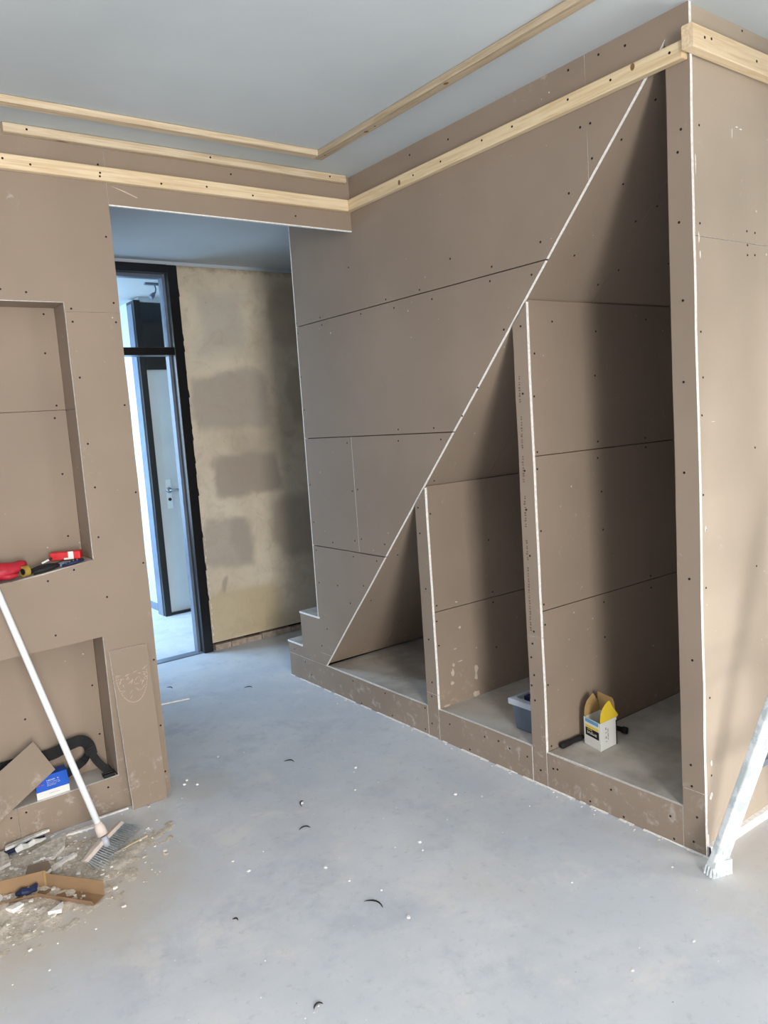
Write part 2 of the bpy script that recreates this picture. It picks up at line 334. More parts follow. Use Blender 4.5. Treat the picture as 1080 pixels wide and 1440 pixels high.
# framing behind the boards (seen only as the dark of the joints)
m = MB()
def fr(poly): m.prism([(.0127, a, b) for a, b in poly], (.045, 0, 0))
fr([(.56, .43), (.56, 2.58), (D(2.60)+.02, 2.58), (D(.43)+.02, .43)])
fr([(.90, 0), (.90, .125), (-1.66, .125), (-1.66, 0)])
fr([(-1.654, 0), (-1.654, 2.58), (-1.70, 2.58), (-1.70, 0)])
fr([(-.343, .13), (-.343, 1.06), (-.407, 1.13), (-.407, .13)]); fr([(-.993, .13), (-.993, 1.76), (-1.054, 1.83), (-1.054, .13)])
m.build('stud_framing', 'backing', WR)
# recess linings
x0, x1 = .0132, .92
def lining(y, s, zs, slope=False):
    """dividing wall lined on the side facing -y (s=-1) or +y (s=+1)"""
    for a, b in zip(zs[:-1], zs[1:]):
        pts = [(x0, a+G), (x1, a+G), (x1, b-G), (x0, b-G)]
        O = Vector((0, y, 0)); N = Vector((0, -s, 0))
        panel(pts, None, 0, WR, frame=(O, Vector((1, 0, 0)), Vector((0, 0, 1)), N), jag=.0003, edge='board')
lining(-1.062, -1, [.142, .706, 1.302, Z(-1.062)-.009]); lining(-.985, 1, [.142, .60, 1.20, Z(-.985)-.012])
lining(-.4155, -1, [.142, .598, Z(-.4155)-.009]); lining(-.3355, 1, [.142, .6, Z(-.3355)-.012]); lining(-1.651, 1, [.142, .706, 1.302, 1.9, 2.5])
screws([(0.137,1.799),(0.393,1.766),(0.726,1.819),(0.032,1.681),(0.378,1.593),(0.02,1.524),(0.023,1.317),(0.381,1.331),(0.698,1.324),(0.019,1.253),(0.377,1.265),(0.7,1.284),(0.393,1.127),(0.024,1.017),(0.394,0.971),(0.021,0.732),(0.023,0.652),(0.383,0.67),(0.708,0.723),(0.709,0.67),(0.024,0.411),(0.381,0.522),(0.028,0.161)], 'y', -1.062, WR)
screws([(0.023,1.047),(0.372,0.877),(0.027,0.627),(0.38,0.624),(0.021,0.555),(0.379,0.573),(0.025,0.441),(0.385,0.35)], 'y', -.4155, WR)
m = MB(); m.box((.06, -1.049, .13), (.92, -.998, 1.83)); m.box((.06, -.402, .13), (.92, -.349, 1.12)); m.box((.922, -1.70, .0), (.95, .6, 2.55)); m.box((.06, -1.700, .0), (.95, -1.665, 2.56)); m.build('core', 'backing', WR)
panel([(.5, .13), (-1.66, .13), (-1.66, 2.5), (.5, 2.5)], None, 0, WR, frame=(Vector((.915, 0, 0)), Vector((0, 1, 0)), Vector((0, 0, 1)), Vector((1, 0, 0))), jag=0, name='plasterboard_panel')
# sloping soffit, two widths of board with a joint
sl = Vector((0, -1, 1.0875)).normalized(); nrm = Vector((0, 1.0875, 1)).normalized()
O = Vector((0, .53, .154)) + nrm*.0002
Ls = (.53+1.655)/(-sl.y)
for a, b in ((x0, .389), (.391, .92)):
    panel([(a, .004), (b, .004), (b, Ls), (a, Ls)], None, 0, WR, frame=(O, Vector((1, 0, 0)), sl, nrm), jag=.0002, edge='board')
screws([(a, (.53-b)/(-sl.y)) for a, b in [(0.048, -1.457), (0.175, -1.367), (0.354, -1.287), (0.133, -1.182), (0.392+.03, -1.332), (0.356, -1.109), (0.425, -1.155), (0.707, -1.187), (0.102, -1.548), (0.078, -0.082), (0.068, 0.159), (0.049, -0.425), (.38-.02, -.10), (.42, .02)]], None, 0, WR, fr=(O, Vector((1, 0, 0)), sl, nrm))
m = MB(); m.prism([(.06, .50, .21), (.06, -1.66, 2.56), (.06, -1.66, 2.595), (.06, .55, .21)], (.88, 0, 0)); m.build('stair_underside', 'backing', WR)
# ledge boards (niche floors)
for a, b in ((.53, -.336), (-.415, -.985), (-1.061, -1.652)):
    q = .1425 if a != -.415 else .1452
    panel([(x0-.0005, a+(.01 if a > 0 else 0)), (x0-.0005, b), (x1, b), (x1, a+(.05 if a > 0 else 0))], 'z', q-.0008, WR, face='ledge', edge='gypsum', name='ledge_board')
# pale plaster dabs on the lining and a few on the ledge
def blob(mb, c, U, V_, N, r1, r2, m=0, n=9, h=.0012):
    rr = [random.uniform(.6, 1.15) for _ in range(n)]
    mb.prism([Vector(c)+(U*math.cos(2*math.pi*i/n)*r1+V_*math.sin(2*math.pi*i/n)*r2)*rr[i] for i in range(n)], N*h, m)
m = MB(); X, Y, ZZ = Vector((1, 0, 0)), Vector((0, 1, 0)), Vector((0, 0, 1))
for (a, b, r1, r2) in [(.157,.498,.010,.008),(.144,.622,.008,.005),(.098,.292,.011,.022),(.092,.246,.012,.012),(.246,.278,.014,.022),(.243,.24,.010,.02),(.241,.158,.024,.016),(.052,.149,.02,.006),(.147,.339,.018,.003),(.121,.404,.014,.003),(.105,.33,.008,.008)]:
    blob(m, (a, -.4157, b), X, ZZ, -Y, r1, r2)
props(m.build('plaster_dabs', 'seam', WR), kind='stuff')
m = MB()
for (a, b, r1, r2) in [(-.03, -.975, .008, .02)]: pass
# faint line of print down the middle post board
for k in range(46):
    z = 1.60-k*.0215
    if k in (5, 6, 13, 19, 20, 27, 28, 33): continue
    y = -1.008+random.uniform(-.0012, .0012)
    for q in range(2):
        zz = z-q*.009; m.box((-.0002, y-.0045, zz), (.0012, y+random.uniform(.0005, .0045), zz+random.uniform(.003, .006)))
props(m.build('printed_lettering', 'ink', WR), kind='stuff')
m = MB(); m.prism([(-.0012, .5862, .409), (-.0012, .5690, 2.565), (-.0012, .5640, 2.565), (-.0012, .5815, .409)], (.0130, 0, 0)); m.build('edge_bead', 'gypsum', WR)
m = MB(); yy = .95
while yy > -1.73:
    y2 = yy-random.uniform(.02, .05)
    if random.random() > .15: m.add([(-.0002, yy, .0035), (-.0002, y2, .0035), (-random.uniform(.004, .013), y2, .0006), (-random.uniform(.004, .013), yy, .0006)], [(0, 3, 2, 1)])
    yy = y2
props(m.build('dust_line', 'gypsum', WR), kind='stuff')
# stairs side returns (treads seen end-on at the far left of the partition)
ST = props(empty('trim_1'), kind='structure')
panel([(-.004, .952), (.92, .952), (.92, .783), (-.004, .783)], 'z', .218, ST, thick=.011, jag=.002, face='ledge', name='stair_tread')
panel([(-.004, .785), (.92, .785), (.92, .570), (-.004, .570)], 'z', .418, ST, thick=.011, jag=.002, face='ledge', name='stair_tread')
panel([(.0135, .0), (.92, .0), (.92, .206), (.0135, .206)], None, 0, ST, frame=(Vector((0, .949, 0)), X, ZZ, -Y), jag=0, name='stair_riser')
panel([(.0135, .218), (.92, .218), (.92, .405), (.0135, .405)], None, 0, ST, frame=(Vector((0, .782, 0)), X, ZZ, -Y), jag=0, name='stair_riser')
panel([(.0135, .42), (.92, .42), (.92, 2.57), (.0135, 2.57)], None, 0, ST, frame=(Vector((0, .575, 0)), X, ZZ, -Y), jag=0, name='plasterboard_panel')

# ---- end wall, facing the window, past the outer corner
WE = struct('wall_end')
panel([(.018, .024), (.0195, 1.954), (1.2, 1.954), (1.2, .024)], 'y', -1.722, WE, face='board_end_lit', jag=.0010)
panel([(.0185, 1.9565), (.016, 2.6), (1.2, 2.6), (1.2, 1.9565)], 'y', -1.722, WE, face='board_end_lit', jag=.0010)
for a in (1.2015, 2.402): panel([(a, .024), (a, 2.6), (a+1.199, 2.6), (a+1.199, .024)], 'y', -1.722, WE, face='board_end_lit', jag=.0006)
box('framing', (.0140, -1.709, 0), (3.6, -1.64, 2.6), 'backing', WE)
screws([(0.054,2.272),(0.316,1.992),(0.366,1.991),(0.319,1.949),(0.318,1.918),(0.364,1.921),(0.041,1.674),(0.048,1.992),(0.304,2.590),(0.048,1.537),(0.038,1.422),(0.036,1.177),(0.047,1.066),(0.041,0.882),(0.051,0.258),(.05,.52),(.35,1.3),(.35,.9)], 'y', -1.722, WE, r=.0036)
box('corner_filler', (.0126, -1.7285, 0), (.0190, -1.70, .07), 'gypsum', WE)
m = MB(); n = 26
pr = [(.010+i*3.5/n, random.uniform(-.004, .004), random.uniform(-.003, .003)) for i in range(n+1)]
for (a, q, h), (b, q2, h2) in zip(pr[:-1], pr[1:]):
    m.add([(a, -1.741+q, 0), (b, -1.741+q2, 0), (b, -1.738+q2, .028+h2), (a, -1.738+q, .028+h), (a, -1.7225, .030+h), (b, -1.7225, .030+h2)], [(0, 1, 2, 3), (3, 2, 5, 4)])
m.build('floor_edge_strip', 'gypsum', WE)
m = MB()
for (a, b, r1, r2) in [(.235, 2.28, .002, .018), (.262, 2.300, .010, .002), (.285, 2.297, .008, .002), (.04, 1.95, .003, .02), (.045, 1.90, .003, .012), (.03, 2.16, .002, .03), (.045, 1.07, .003, .012), (.05, .30, .005, .012), (.045, .19, .010, .014), (.10, 1.40, .010, .001)]:
    blob(m, (a, -1.7222, b), X, ZZ, -Y, r1, r2)
props(m.build('plaster_dabs', 'gypsum', WE), kind='stuff')

# ---- left wall with two niches and the header over the opening
WL = struct('wall_left')
JX = -1.1275
panel([(-4, 2.6), (JX, 2.6), (JX, 1.9575), (-1.332, 1.9575), (-1.332, 1.992), (-1.75, 1.993), (-2.7, 1.993), (-2.7, 1.0), (-4, 1.0)], 'y', 0, WL, jag=.0008)
panel([(JX, 1.9565), (JX, 0), (-1.705, 0), (-1.705, .137), (-1.329, .141), (-1.329, .712), (-1.7, .705), (-2.7, .705), (-2.7, .985), (-1.75, .975), (-1.52, .990), (-1.33, 1.018), (-1.331, 1.9565)], 'y', 0, WL, jag=.0012)
panel([(-1.7065, 0), (-1.7065, .137), (-2.7, .137), (-2.7, .704), (-4, .704), (-4, 0)], 'y', .0004, WL)
panel([(-4, .706), (-4, .998), (-2.702, .998), (-2.702, .706)], 'y', 0, WL)
panel([(JX+.0012, 2.359), (JX+.0012, 2.6), (-.0006, 2.6), (-.0006, 2.357)], 'y', 0, WL, jag=.0007)
screws([(-1.46,2.022),(-1.545,2.029),(-1.309,1.968),(-1.309,1.92),(-1.148,1.994),(-1.147,1.921),(-1.306,1.713),(-1.148,1.603),(-1.304,1.463),(-1.296,1.295),(-1.141,1.259),(-1.304,1.102),(-1.141,0.974),(-1.408,0.991),(-1.505,0.965),(-1.297,0.864),(-1.501,0.755),(-1.152,2.505),(-1.15,2.241),(-1.14,0.572),(-1.141,0.293),(-1.142,0.095),(-1.375,0.107),(-1.678,0.115),(-1.73,0.112),(-.6,2.54),(-.3,2.40)], 'y', 0, WL)
m = MB(); m.prism([(JX+.0012, -.0012, 2.3585), (-.001, -.0012, 2.3565), (-.001, -.0012, 2.3605), (JX+.0012, -.0012, 2.3625)], (0, .0128, 0)); m.build('edge_bead', 'gypsum', WL)
# niche linings
nd = .148
panel([(-2.7, .99), (-2.7, 1.6), (-1.332, 1.6), (-1.332, .99)], 'y', nd, WL, jag=.0006)
panel([(-2.7, 1.602), (-2.7, 2.0), (-1.332, 2.0), (-1.332, 1.602)], 'y', nd, WL, jag=.0006)
panel([(-2.7, .13), (-2.7, .72), (-1.329, .72), (-1.329, .13)], 'y', nd, WL, jag=.0006)
screws([(-1.372,1.968),(-1.383,1.82),(-1.364,1.619),(-1.376,1.571),(-1.372,1.352),(-1.378,1.106),(-1.36,0.689),(-1.353,0.485),(-1.346,0.276),(-1.616,0.418),(-1.75,.45)], 'y', nd, WL)
fs = lambda x: (Vector((x, 0, 0)), Y, ZZ, X)
panel([(.0127, 1.60), (nd-.0005, 1.60), (nd-.0005, 1.991), (.0127, 1.991)], None, 0, WL, frame=fs(-1.331), jag=.0004)
panel([(.0127, 1.02), (nd-.0005, 1.02), (nd-.0005, 1.598), (.0127, 1.598)], None, 0, WL, frame=fs(-1.331), jag=.0004)
panel([(.0127, .142), (nd-.0005, .142), (nd-.0005, .711), (.0127, .711)], None, 0, WL, frame=fs(-1.328), jag=.0004)
panel([(-2.7, .0127), (-2.7, nd), (-1.331, nd), (-1.331, .0127)], None, 0, WL, frame=(Vector((0, 0, 1.9915)), X, Y, ZZ), jag=.0004)
panel([(-2.7, .0127), (-2.7, nd), (-1.329, nd), (-1.329, .0127)], None, 0, WL, frame=(Vector((0, 0, .7125)), X, Y, ZZ), jag=.0004)
def shelfz(x): return 1.018 if x > -1.33 else (1.018+(x+1.33)*.118 if x > -1.75 else .9684)
m = MB()
for a, b in ((-1.33, -1.75), (-1.75, -2.7)):
    m.prism([(a, .0005, shelfz(a)), (b, .0005, shelfz(b)), (b, .0005, shelfz(b)-.0125), (a, .0005, shelfz(a)-.0125)], (0, nd, 0), 0)
m.build('ledge_board', 'ledge', WL)
box('ledge_board', (-2.7, .0127, .124), (-1.329, nd, .1366), 'ledge', WL)
box('partition_core', (JX-.0005, .0128, 0), (JX-.012, .17, 2.57), 'board', WL)
m = MB(); m.box((-4, nd+.013, 0), (JX-.013, nd+.03, 2.57)); m.box((-1.318, .013, 0), (JX-.013, nd, 2.57)); m.box((-4, .013, .73), (-1.335, nd, .965)); m.box((-4, .013, 0), (-1.335, nd, .122)); m.box((-4, .013, 2.006), (-1.335, nd, 2.57)); m.box((-4, .013, .1), (-2.705, nd, 2.1)); m.box((JX, .0130, 2.46), (-.001, .03, 2.6)); m.build('framing', 'backing', WL)
# torn paper sliver torn on the header
m = MB(); m.prism([(-1.112, -.0009, 2.432), (-1.015, -.0009, 2.3975), (-1.010, -.0009, 2.3995), (-1.06, -.0009, 2.419)], (0, .0007, 0)); m.build('torn_paper_sliver', 'seam', WL)

# ---- hall: end wall with stripped plaster, and the black door frame
WB = struct('wall_back')
YB = 1.81
m = MB(); m.prism([(-.116, YB, .052), (2.6, YB, .052), (2.6, YB, 2.572), (-.118, YB, 2.572)], (0, .12, 0)); m.box((-4.0, YB, 0), (-1.15, YB+.12, 2.572)); m.build('plaster_face', 'plaster', WB)
box('cornice_strip', (-1.15, YB-.012, 2.552), (2.6, YB+.02, 2.572), 'whitewall', WB)
m = MB(); k = 22
for i in range(k):
    a = -.10+i*2.6/k; b = a+2.6/k*.96
    m.box((a, YB-.012+random.uniform(-.006, .004), 0), (b, YB+.10, .036+random.uniform(-.006, .005)))
m.build('masonry_edge', 'rubblewall', WB)
box('painted_recess_shadow', (-.115, YB+.03, .02), (2.5, YB+.1, .056), 'black', WB)  # solid black strip, paints the shade inside the gap under the plaster
m = MB()
for i in range(34):      # ragged plaster edge beside the frame
    z = .05+i*.072; wd_ = random.uniform(.003, .014)
    m.prism([(-.121, YB-.003, z), (-.121+wd_, YB-.003, z+random.uniform(0, .02)), (-.121+wd_*.7, YB-.003, z+.05), (-.121, YB-.003, z+.07)], (0, .01, 0))
m.build('ragged_black_edge', 'black', WB)
m = MB()
for i in range(26):
    z = .1+i*.036+random.uniform(-.01, .01); a = -.108+random.uniform(-.004, .006)
    m.prism([(a, YB-.004, z), (a+random.uniform(.003, .010), YB-.004, z+.008), (a+.004, YB-.004, z+.03)], (0, .006, 0))
m.build('broken_plaster_edge', 'gypsum', WB)
DF = props(empty('door_1'), kind='structure')
bevel(box('door_jamb', (-.186, YB-.018, 0), (-.120, YB+.11, 2.550), 'black', DF), .003)
bevel(box('door_jamb', (-1.15, YB-.018, 0), (-1.085, YB+.11, 2.550), 'black', DF), .003)
bevel(box('door_head', (-1.086, YB-.018, 2.500), (-.185, YB+.11, 2.552), 'black', DF), .003)
bevel(box('transom_bar', (-1.086, YB-.018, 1.985), (-.185, YB+.09, 2.034), 'black', DF), .003)
box('door_rebate', (-.205, YB+.045, 0), (-.186, YB+.10, 1.985), 'bluegrey', DF); box('door_rebate', (-.205, YB+.035, 2.034), (-.186, YB+.10, 2.5), 'bluegrey', DF)  # blue-grey colour stands in for bluish daylight reflected in the black gloss frame
box('door_rebate', (-1.08, YB+.045, 2.478), (-.205, YB+.10, 2.5), 'bluegrey', DF)
box('transom_glass', (-1.085, YB+.05, 2.034), (-.205, YB+.054, 2.478), 'glass', DF)
box('door_sill', (-1.086, YB-.0, 0), (-.185, YB+.08, .006), 'bluegrey', DF)
# hall side walls
props(box('wall_hall_left', (-1.75, .18, 0), (-1.65, YB, 2.572), 'whitewall'), kind='structure')
props(box('wall_hall_right', (2.4, -1.6, 0), (2.5, YB, 2.572), 'whitewall'), kind='structure')
# room beyond
BR = struct('wall_beyond')
Y3 = 3.05
m = MB(); m.box((.085, Y3+.16, 0), (.12, 5.4, 2.572)); m.box((.12, 5.3, 0), (3, 5.4, 2.572)); m.box((-1.6, 5.3, 0), (.1, 5.4, 2.572)); m.box((.95, Y3+.02, 0), (2.6, Y3+.12, 2.572)); m.box((2.4, 1.95, 0), (2.5, Y3+.02, 2.572)); m.box((-1.6, 1.93, 0), (-1.42, 2.15, 2.572)); m.box((-1.6, 4.35, 0), (-1.42, 5.3, 2.572)); m.box((-1.6, 2.15, 0), (-1.42, 4.35, .45)); m.box((-1.6, 2.15, 2.4), (-1.42, 4.35, 2.572)); m.box((.90, Y3+.16, 0), (.94, 5.3, 2.572)); m.build('painted_face', 'whitewall', BR)
box('skirting', (.068, Y3+.16, 0), (.085, 5.3, .055), 'bluegrey', BR)
D2 = props(empty('door_2'), kind='structure')
bevel(box('door_jamb', (.030, Y3, 0), (.082, Y3+.17, 2.545), 'black', D2), .003)
bevel(box('door_jamb', (.86, Y3, 0), (.912, Y3+.17, 2.545), 'black', D2), .003)
box('jamb_reflection', (.026, Y3+.045, 0), (.031, Y3+.15, 2.52), 'bluegrey', D2)  # thin sheet coloured as the window's reflection on the glossy black jamb
bevel(box('transom_bar', (.082, Y3+.01, 2.005), (.86, Y3+.13, 2.115), 'black', D2), .003)
box('transom_pane', (.082, Y3+.05, 2.115), (.86, Y3+.07, 2.535), 'darkglass', D2)
box('head_board', (.082, Y3+.02, 2.535), (.86, Y3+.12, 2.572), 'whitewall', D2)
leaf = box('door_leaf', (.083, Y3+.03, .022), (.859, Y3+.07, 2.004), 'whitedoor', D2)
box('threshold', (.082, Y3+.012, 0), (.86, Y3+.12, .02), 'black', D2)
m = MB(); m.box((.150, Y3+.026, .88), (.195, Y3+.031, 1.12)); m.build('door_plate', 'handle', leaf)
m = MB(); m.tube([(.172, Y3+.030, 1.03), (.172, Y3-.012, 1.03), (.195, Y3-.018, 1.03), (.285, Y3-.018, 1.03)], .009, 8); m.tube([(.172, Y3+.031, 1.03), (.172, Y3+.020, 1.03)], .024, 12)
m.build('door_handle', 'metal', leaf, smooth=True)
m = MB(); m.tube([(.172, Y3+.031, .955), (.172, Y3+.018, .955)], .013, 10); m.build('lock_cylinder', 'inkdark', leaf)
# outer shell of the living room (behind and beside the camera), with its window openings and an added low opening for the end-wall light
m = MB(); m.box((-4.1, -6.0, 0), (-3.15, -5.9, 2.6)); m.box((-1.75, -6.0, 0), (-.95, -5.9, 2.6)); m.box((-1.05, -5.9, 0), (-.95, -3.75, 2.6)); m.box((-1.05, -3.85, 0), (.6, -3.75, 2.6)); m.box((2.1, -3.85, 0), (3.65, -3.75, 2.6)); m.box((.6, -3.85, 1.12), (2.1, -3.75, 2.6)); m.box((-3.15, -6.0, 2.4), (-1.75, -5.9, 2.6)); m.box((-3.15, -6.0, 0), (-1.75, -5.9, .2)); props(m.build('wall_garden', 'board'), kind='structure')
m = MB(); m.box((-4.1, -5.9, 0), (-4.0, -3.05, 2.6)); m.box((-4.1, -1.55, 0), (-4.0, 5.5, 2.6)); m.box((-4.1, -3.05, 2.35), (-4.0, -1.55, 2.6)); m.box((-4.1, -3.05, 0), (-4.0, -1.55, .45)); props(m.build('wall_side', 'board'), kind='structure')
props(box('wall_far_right', (3.6, -3.8, 0), (3.7, -1.6, 2.6), 'board'), kind='structure')

# ================================================================ TIMBER BATTENS
def batten(label, a, b, mat, group, sc=None, scax=None, scb=None, loc=None, twist=None, holes=None):
    a = Vector(a); b = Vector(b); loc = tuple((a+b)/2)
    ext = [abs(b[i]-a[i]) for i in range(3)]; L = ext.index(max(ext))
    t = thing('timber_batten', label, 'batten', loc)
    if group: t['group'] = group
    m = MB(); n = 24; r = .003
    o = [i for i in range(3) if i != L]
    lo = [min(a[i], b[i]) for i in range(3)]; hi = [max(a[i], b[i]) for i in range(3)]
    prof = []
    for (u, v) in ((lo[o[0]], lo[o[1]]), (hi[o[0]], lo[o[1]]), (hi[o[0]], hi[o[1]]), (lo[o[0]], hi[o[1]])): prof.append((u, v))
    p8 = []
    for i, (u, v) in enumerate(prof):
        pu, pv = prof[i-1]; nu, nv = prof[(i+1) % 4]
        s = lambda q: (q > 0)-(q < 0)
        p8 += [(u+s(pu-u)*r, v+s(pv-v)*r), (u+s(nu-u)*r, v+s(nv-v)*r)]
    V = []
    for k in range(n+1):
        w = lo[L]+(hi[L]-lo[L])*k/n
        for (u, v) in p8:
            q = [0, 0, 0]; q[L] = w; q[o[0]] = u; q[o[1]] = v; V.append(tuple(q))
    F = [(k*8+j, k*8+(j+1) % 8, (k+1)*8+(j+1) % 8, (k+1)*8+j) for k in range(n) for j in range(8)]+[tuple(range(8))[::-1], tuple(range(n*8, n*8+8))]
    mesh('bar', V, F, mat, t)
    if sc: screws(sc, scax, scb, t, r=.0042)
    if holes:
        for (p, q) in holes:
            U_, V2, N_ = AX[scax]; O_ = N_*scb if scax != 'z' else Vector((0, 0, scb)); mk = MB()
            mk.prism([O_+U_*(p+.008*math.cos(i*.785))+V2*(q+.011*math.sin(i*.785))-N_*(-.0004 if 0 else .0003) for i in range(8)], N_*.001); mk.build('knot', 'knot', t)
    return t
batten('pale pine batten fixed flat to the ceiling, parallel to the left wall above the doorway', (-3.95, -.258, 2.576), (-.327, -.214, 2.5995), 'wood_x', None, [(-.36, -.235), (-.9, -.235), (-1.3, -.238)], 'zz' if 0 else 'z', 2.5765)
batten('pine batten fixed flat to the ceiling, running toward the viewer parallel to the stair partition', (-.325, -5.6, 2.576), (-.278, -.212, 2.5995), 'wood_y', None, [(-.30, -.27), (-.30, -.62)], 'z', 2.5761, holes=[(-.298, -.56), (-.305, -1.03)])
batten('short pine batten in the angle of ceiling and left wall, topmost on that wall', (-1.478, -.028, 2.566), (-.0315, -.0006, 2.5992), 'wood_x', None, [(-1.40, 2.583), (-.7, 2.585), (-.12, 2.583)], 'y', -.028)
batten('long pale batten across the left wall above the doorway, lower of the two', (-3.95, -.030, 2.440), (-.0315, -.0006, 2.491), 'wood_xw', None, [(-1.402,2.463),(-1.157,2.466),(-1.159,2.453),(-0.729,2.466),(-0.521,2.455),(-1.492,2.472),(-0.921,2.455)], 'y', -.030)
batten('long pine batten screwed along the top of the stair partition above the triangular opening', (-.030, -1.722, 2.443), (-.0006, -.001, 2.492), 'wood_yw', None, [(-1.685,2.470),(-1.312,2.474),(-1.062,2.472),(-0.909,2.474),(-0.676,2.468),(-0.504,2.465),(-1.48,2.472)], 'x', -.030, holes=[(-.41, 2.462), (-1.56, 2.480)])
batten('pale batten on the end wall at right, its square end jutting past the corner', (-.040, -1.765, 2.456), (3.5, -1.7296, 2.520), 'wood_xw', None, [(.055,2.494),(0.307,2.485),(.02,2.49)], 'y', -1.765)

# ================================================================ LOOSE THINGS
# ---- broom
BL = Vector((-1.49, -.33, 0))
br = thing('broom', 'white-handled push broom with grey bristles leaning on the left wall above the rubble', 'broom', BL)
hb = Vector((-1.507, -.352, .115)); ht = Vector((-1.735, -.020, 1.17)); hd = (ht-hb).normalized()
m = MB(); m.tube([hb, hb+hd*.3, hb+hd*.6, hb+hd*.9, ht], .0115, 14); m.build('handle', 'handle', br, smooth=True)
m = MB(); m.tube([hb-hd*.012, hb+hd*.018, hb+hd*.022, hb+hd*.034], [.0185, .018, .0155, .0145], 14); soc = m.build('socket', 'pinkplastic', br, smooth=True)
# head block: runs A->B, bristles fan outwards and down
A = Vector((-1.590, -.430, .072)); B = Vector((-1.408, -.252, .074)); TA = Vector((-1.534, -.394, .003)); TB = Vector((-1.338, -.206, .003))
ux = (B-A).normalized(); bd = ((TA+TB)/2-(A+B)/2).normalized(); nn = ux.cross(bd).normalized()
m = MB(); n = 14
for s in (0,):
    V = []
    for i in range(n+1):
        f = i/n; c = A.lerp(B, f)-bd*.010*math.sin(math.pi*f); wv = .013*(math.sin(math.pi*min(max(f, .04), .96))**.35)
        for (p, q) in ((-1, -.010), (1, -.010), (1, .012), (-1, .012)): V.append(c+nn*p*wv+bd*q)
    F = [(k*4+j, k*4+(j+1) % 4, (k+1)*4+(j+1) % 4, (k+1)*4+j) for k in range(n) for j in range(4)]+[(3, 2, 1, 0), (n*4, n*4+1, n*4+2, n*4+3)]
    m.add(V, F)
hbk = bevel(m.build('head_block', 'pinkplastic', br), .002)
m = MB(); m.tube([hb-hd*.02, hb-hd*.045+bd*.0, (A+B)/2-bd*.004], [.012, .014, .010], 10); m.build('neck', 'binlid', br, smooth=True)
m = MB()
for i in range(22):
    f = (i+.5)/22
    for j, q in enumerate((-.009, 0, .009)):
        a = A.lerp(B, f)-bd*.010*math.sin(math.pi*f)+nn*q+bd*.010
        for s in range(3):
            e = TA.lerp(TB, f+(s-1)*.008)+nn*(q*2.2)+ux*((f-.5)*.012+random.uniform(-.002, .002)); e.z = max(.002, e.z+random.uniform(-.002, .006))
            m.tube([a, a.lerp(e, .6)+ux*random.uniform(-.001, .001), e], [.0011, .0010, .0006], 3, 0, False)
props(m.build('bristles', 'bristle', hbk), kind='stuff')

# ---- offcut board leaning on the opening's jamb
lo = Vector((-1.24, -.04, 0)); lb = thing('plasterboard_offcut', 'long brown plasterboard offcut standing upright against the left wall beside the doorway', 'plasterboard', lo, None)
a, b, c, d = Vector((-1.300, -.046, .002)), Vector((-1.160, -.046, .002)), Vector((-1.166, -.0145, .648)), Vector((-1.316, -.0145, .650))
U = (b-a).normalized(); W = (d-a); N = U.cross(W).normalized()*-.0125
m = MB(); pts = []
for p, q, k in ((a, b, 6), (b, c, 18), (c, d, 7), (d, a, 18)):
    for i in range(k): pts.append(p.lerp(q, i/k)+U*random.uniform(-.0012, .0012)*(i > 0))
m.prism(pts, N, 0, 1); m.build('board', ['board', 'gypsum'], lb)
m = MB(); n = U.cross(W).normalized()*.0006; Wn = W.normalized()
for i in range(46):      # dried adhesive smear near the top, arc strokes
    an = random.uniform(math.pi*.95, math.pi*2.05); r = random.uniform(.25, 1.0)
    ce_ = a.lerp(d, .84)+U*.071; p = ce_+U*math.cos(an)*.060*r+Wn*math.sin(an)*.115*r*.9
    blob(m, p, (U*math.cos(an*3)+Wn*math.sin(an*3)), (Wn*math.cos(an*3)-U*math.sin(an*3)), n.normalized(), random.uniform(.004, .014), .0014, 0, 6, .0007)
for i in range(30):
    an = math.pi+math.pi*i/29; p = a.lerp(d, .84)+U*.071+U*math.cos(an)*.062+Wn*math.sin(an)*.118
    blob(m, p, (-U*math.sin(an)+Wn*math.cos(an)), (U*math.cos(an)+Wn*math.sin(an)), n.normalized(), .006, .0014, 0, 6, .0007)
props(m.build('adhesive_smear', 'smear', lb), kind='stuff')

# ---- lower niche: tilted offcut, blue box, black strap
a = Vector((-1.613, .060, .352)); b = Vector((-1.556, .020, .236)); g_ = (Vector((-1.757, -.020, .131))-b); t_ = (b.z-.004)/-g_.z
c = b+g_*t_; d = a+g_*t_*1.02; nn = (b-a).cross(g_).normalized()*.0095
if nn.y < 0: nn = -nn
tl = thing('plasterboard_offcut', 'square-cornered brown plasterboard offcut tilted over the lower niche behind the broom handle', 'plasterboard', (c+d)/2)
m = MB(); m.prism([a, b, b.lerp(c, .5), c, d, d.lerp(a, .5)], nn, 0, 1); m.build('board', ['board', 'gypsum'], tl)
# blue and white screw box
O = Vector((-1.632, .016, .137)); u = Vector((-1.513, .018, .137))-O; v = Vector((.010, .100, 0)); L_ = u.length; u.normalize(); v.normalize()
bb = thing('screw_box', 'blue and white cardboard screw box standing in the lower niche beside the broom handle', 'box', O)
def rbox(m, O, u, v, a, b, mi=0):
    zz = Vector((0, 0, 1)); P = lambda x, y, z: O+u*x+v*y+zz*z
    (x0_, y0_, z0_), (x1_, y1_, z1_) = a, b
    m.add([P(x0_, y0_, z0_), P(x1_, y0_, z0_), P(x1_, y1_, z0_), P(x0_, y1_, z0_), P(x0_, y0_, z1_), P(x1_, y0_, z1_), P(x1_, y1_, z1_), P(x0_, y1_, z1_)], [(0,3,2,1),(4,5,6,7),(0,1,5,4),(1,2,6,5),(2,3,7,6),(3,0,4,7)], mi)
m = MB(); rbox(m, O, u, v, (0, 0, .0), (L_, .085, .030)); m.build('base_tray', 'boxwhite', bb)
m = MB(); zz = Vector((0, 0, 1))
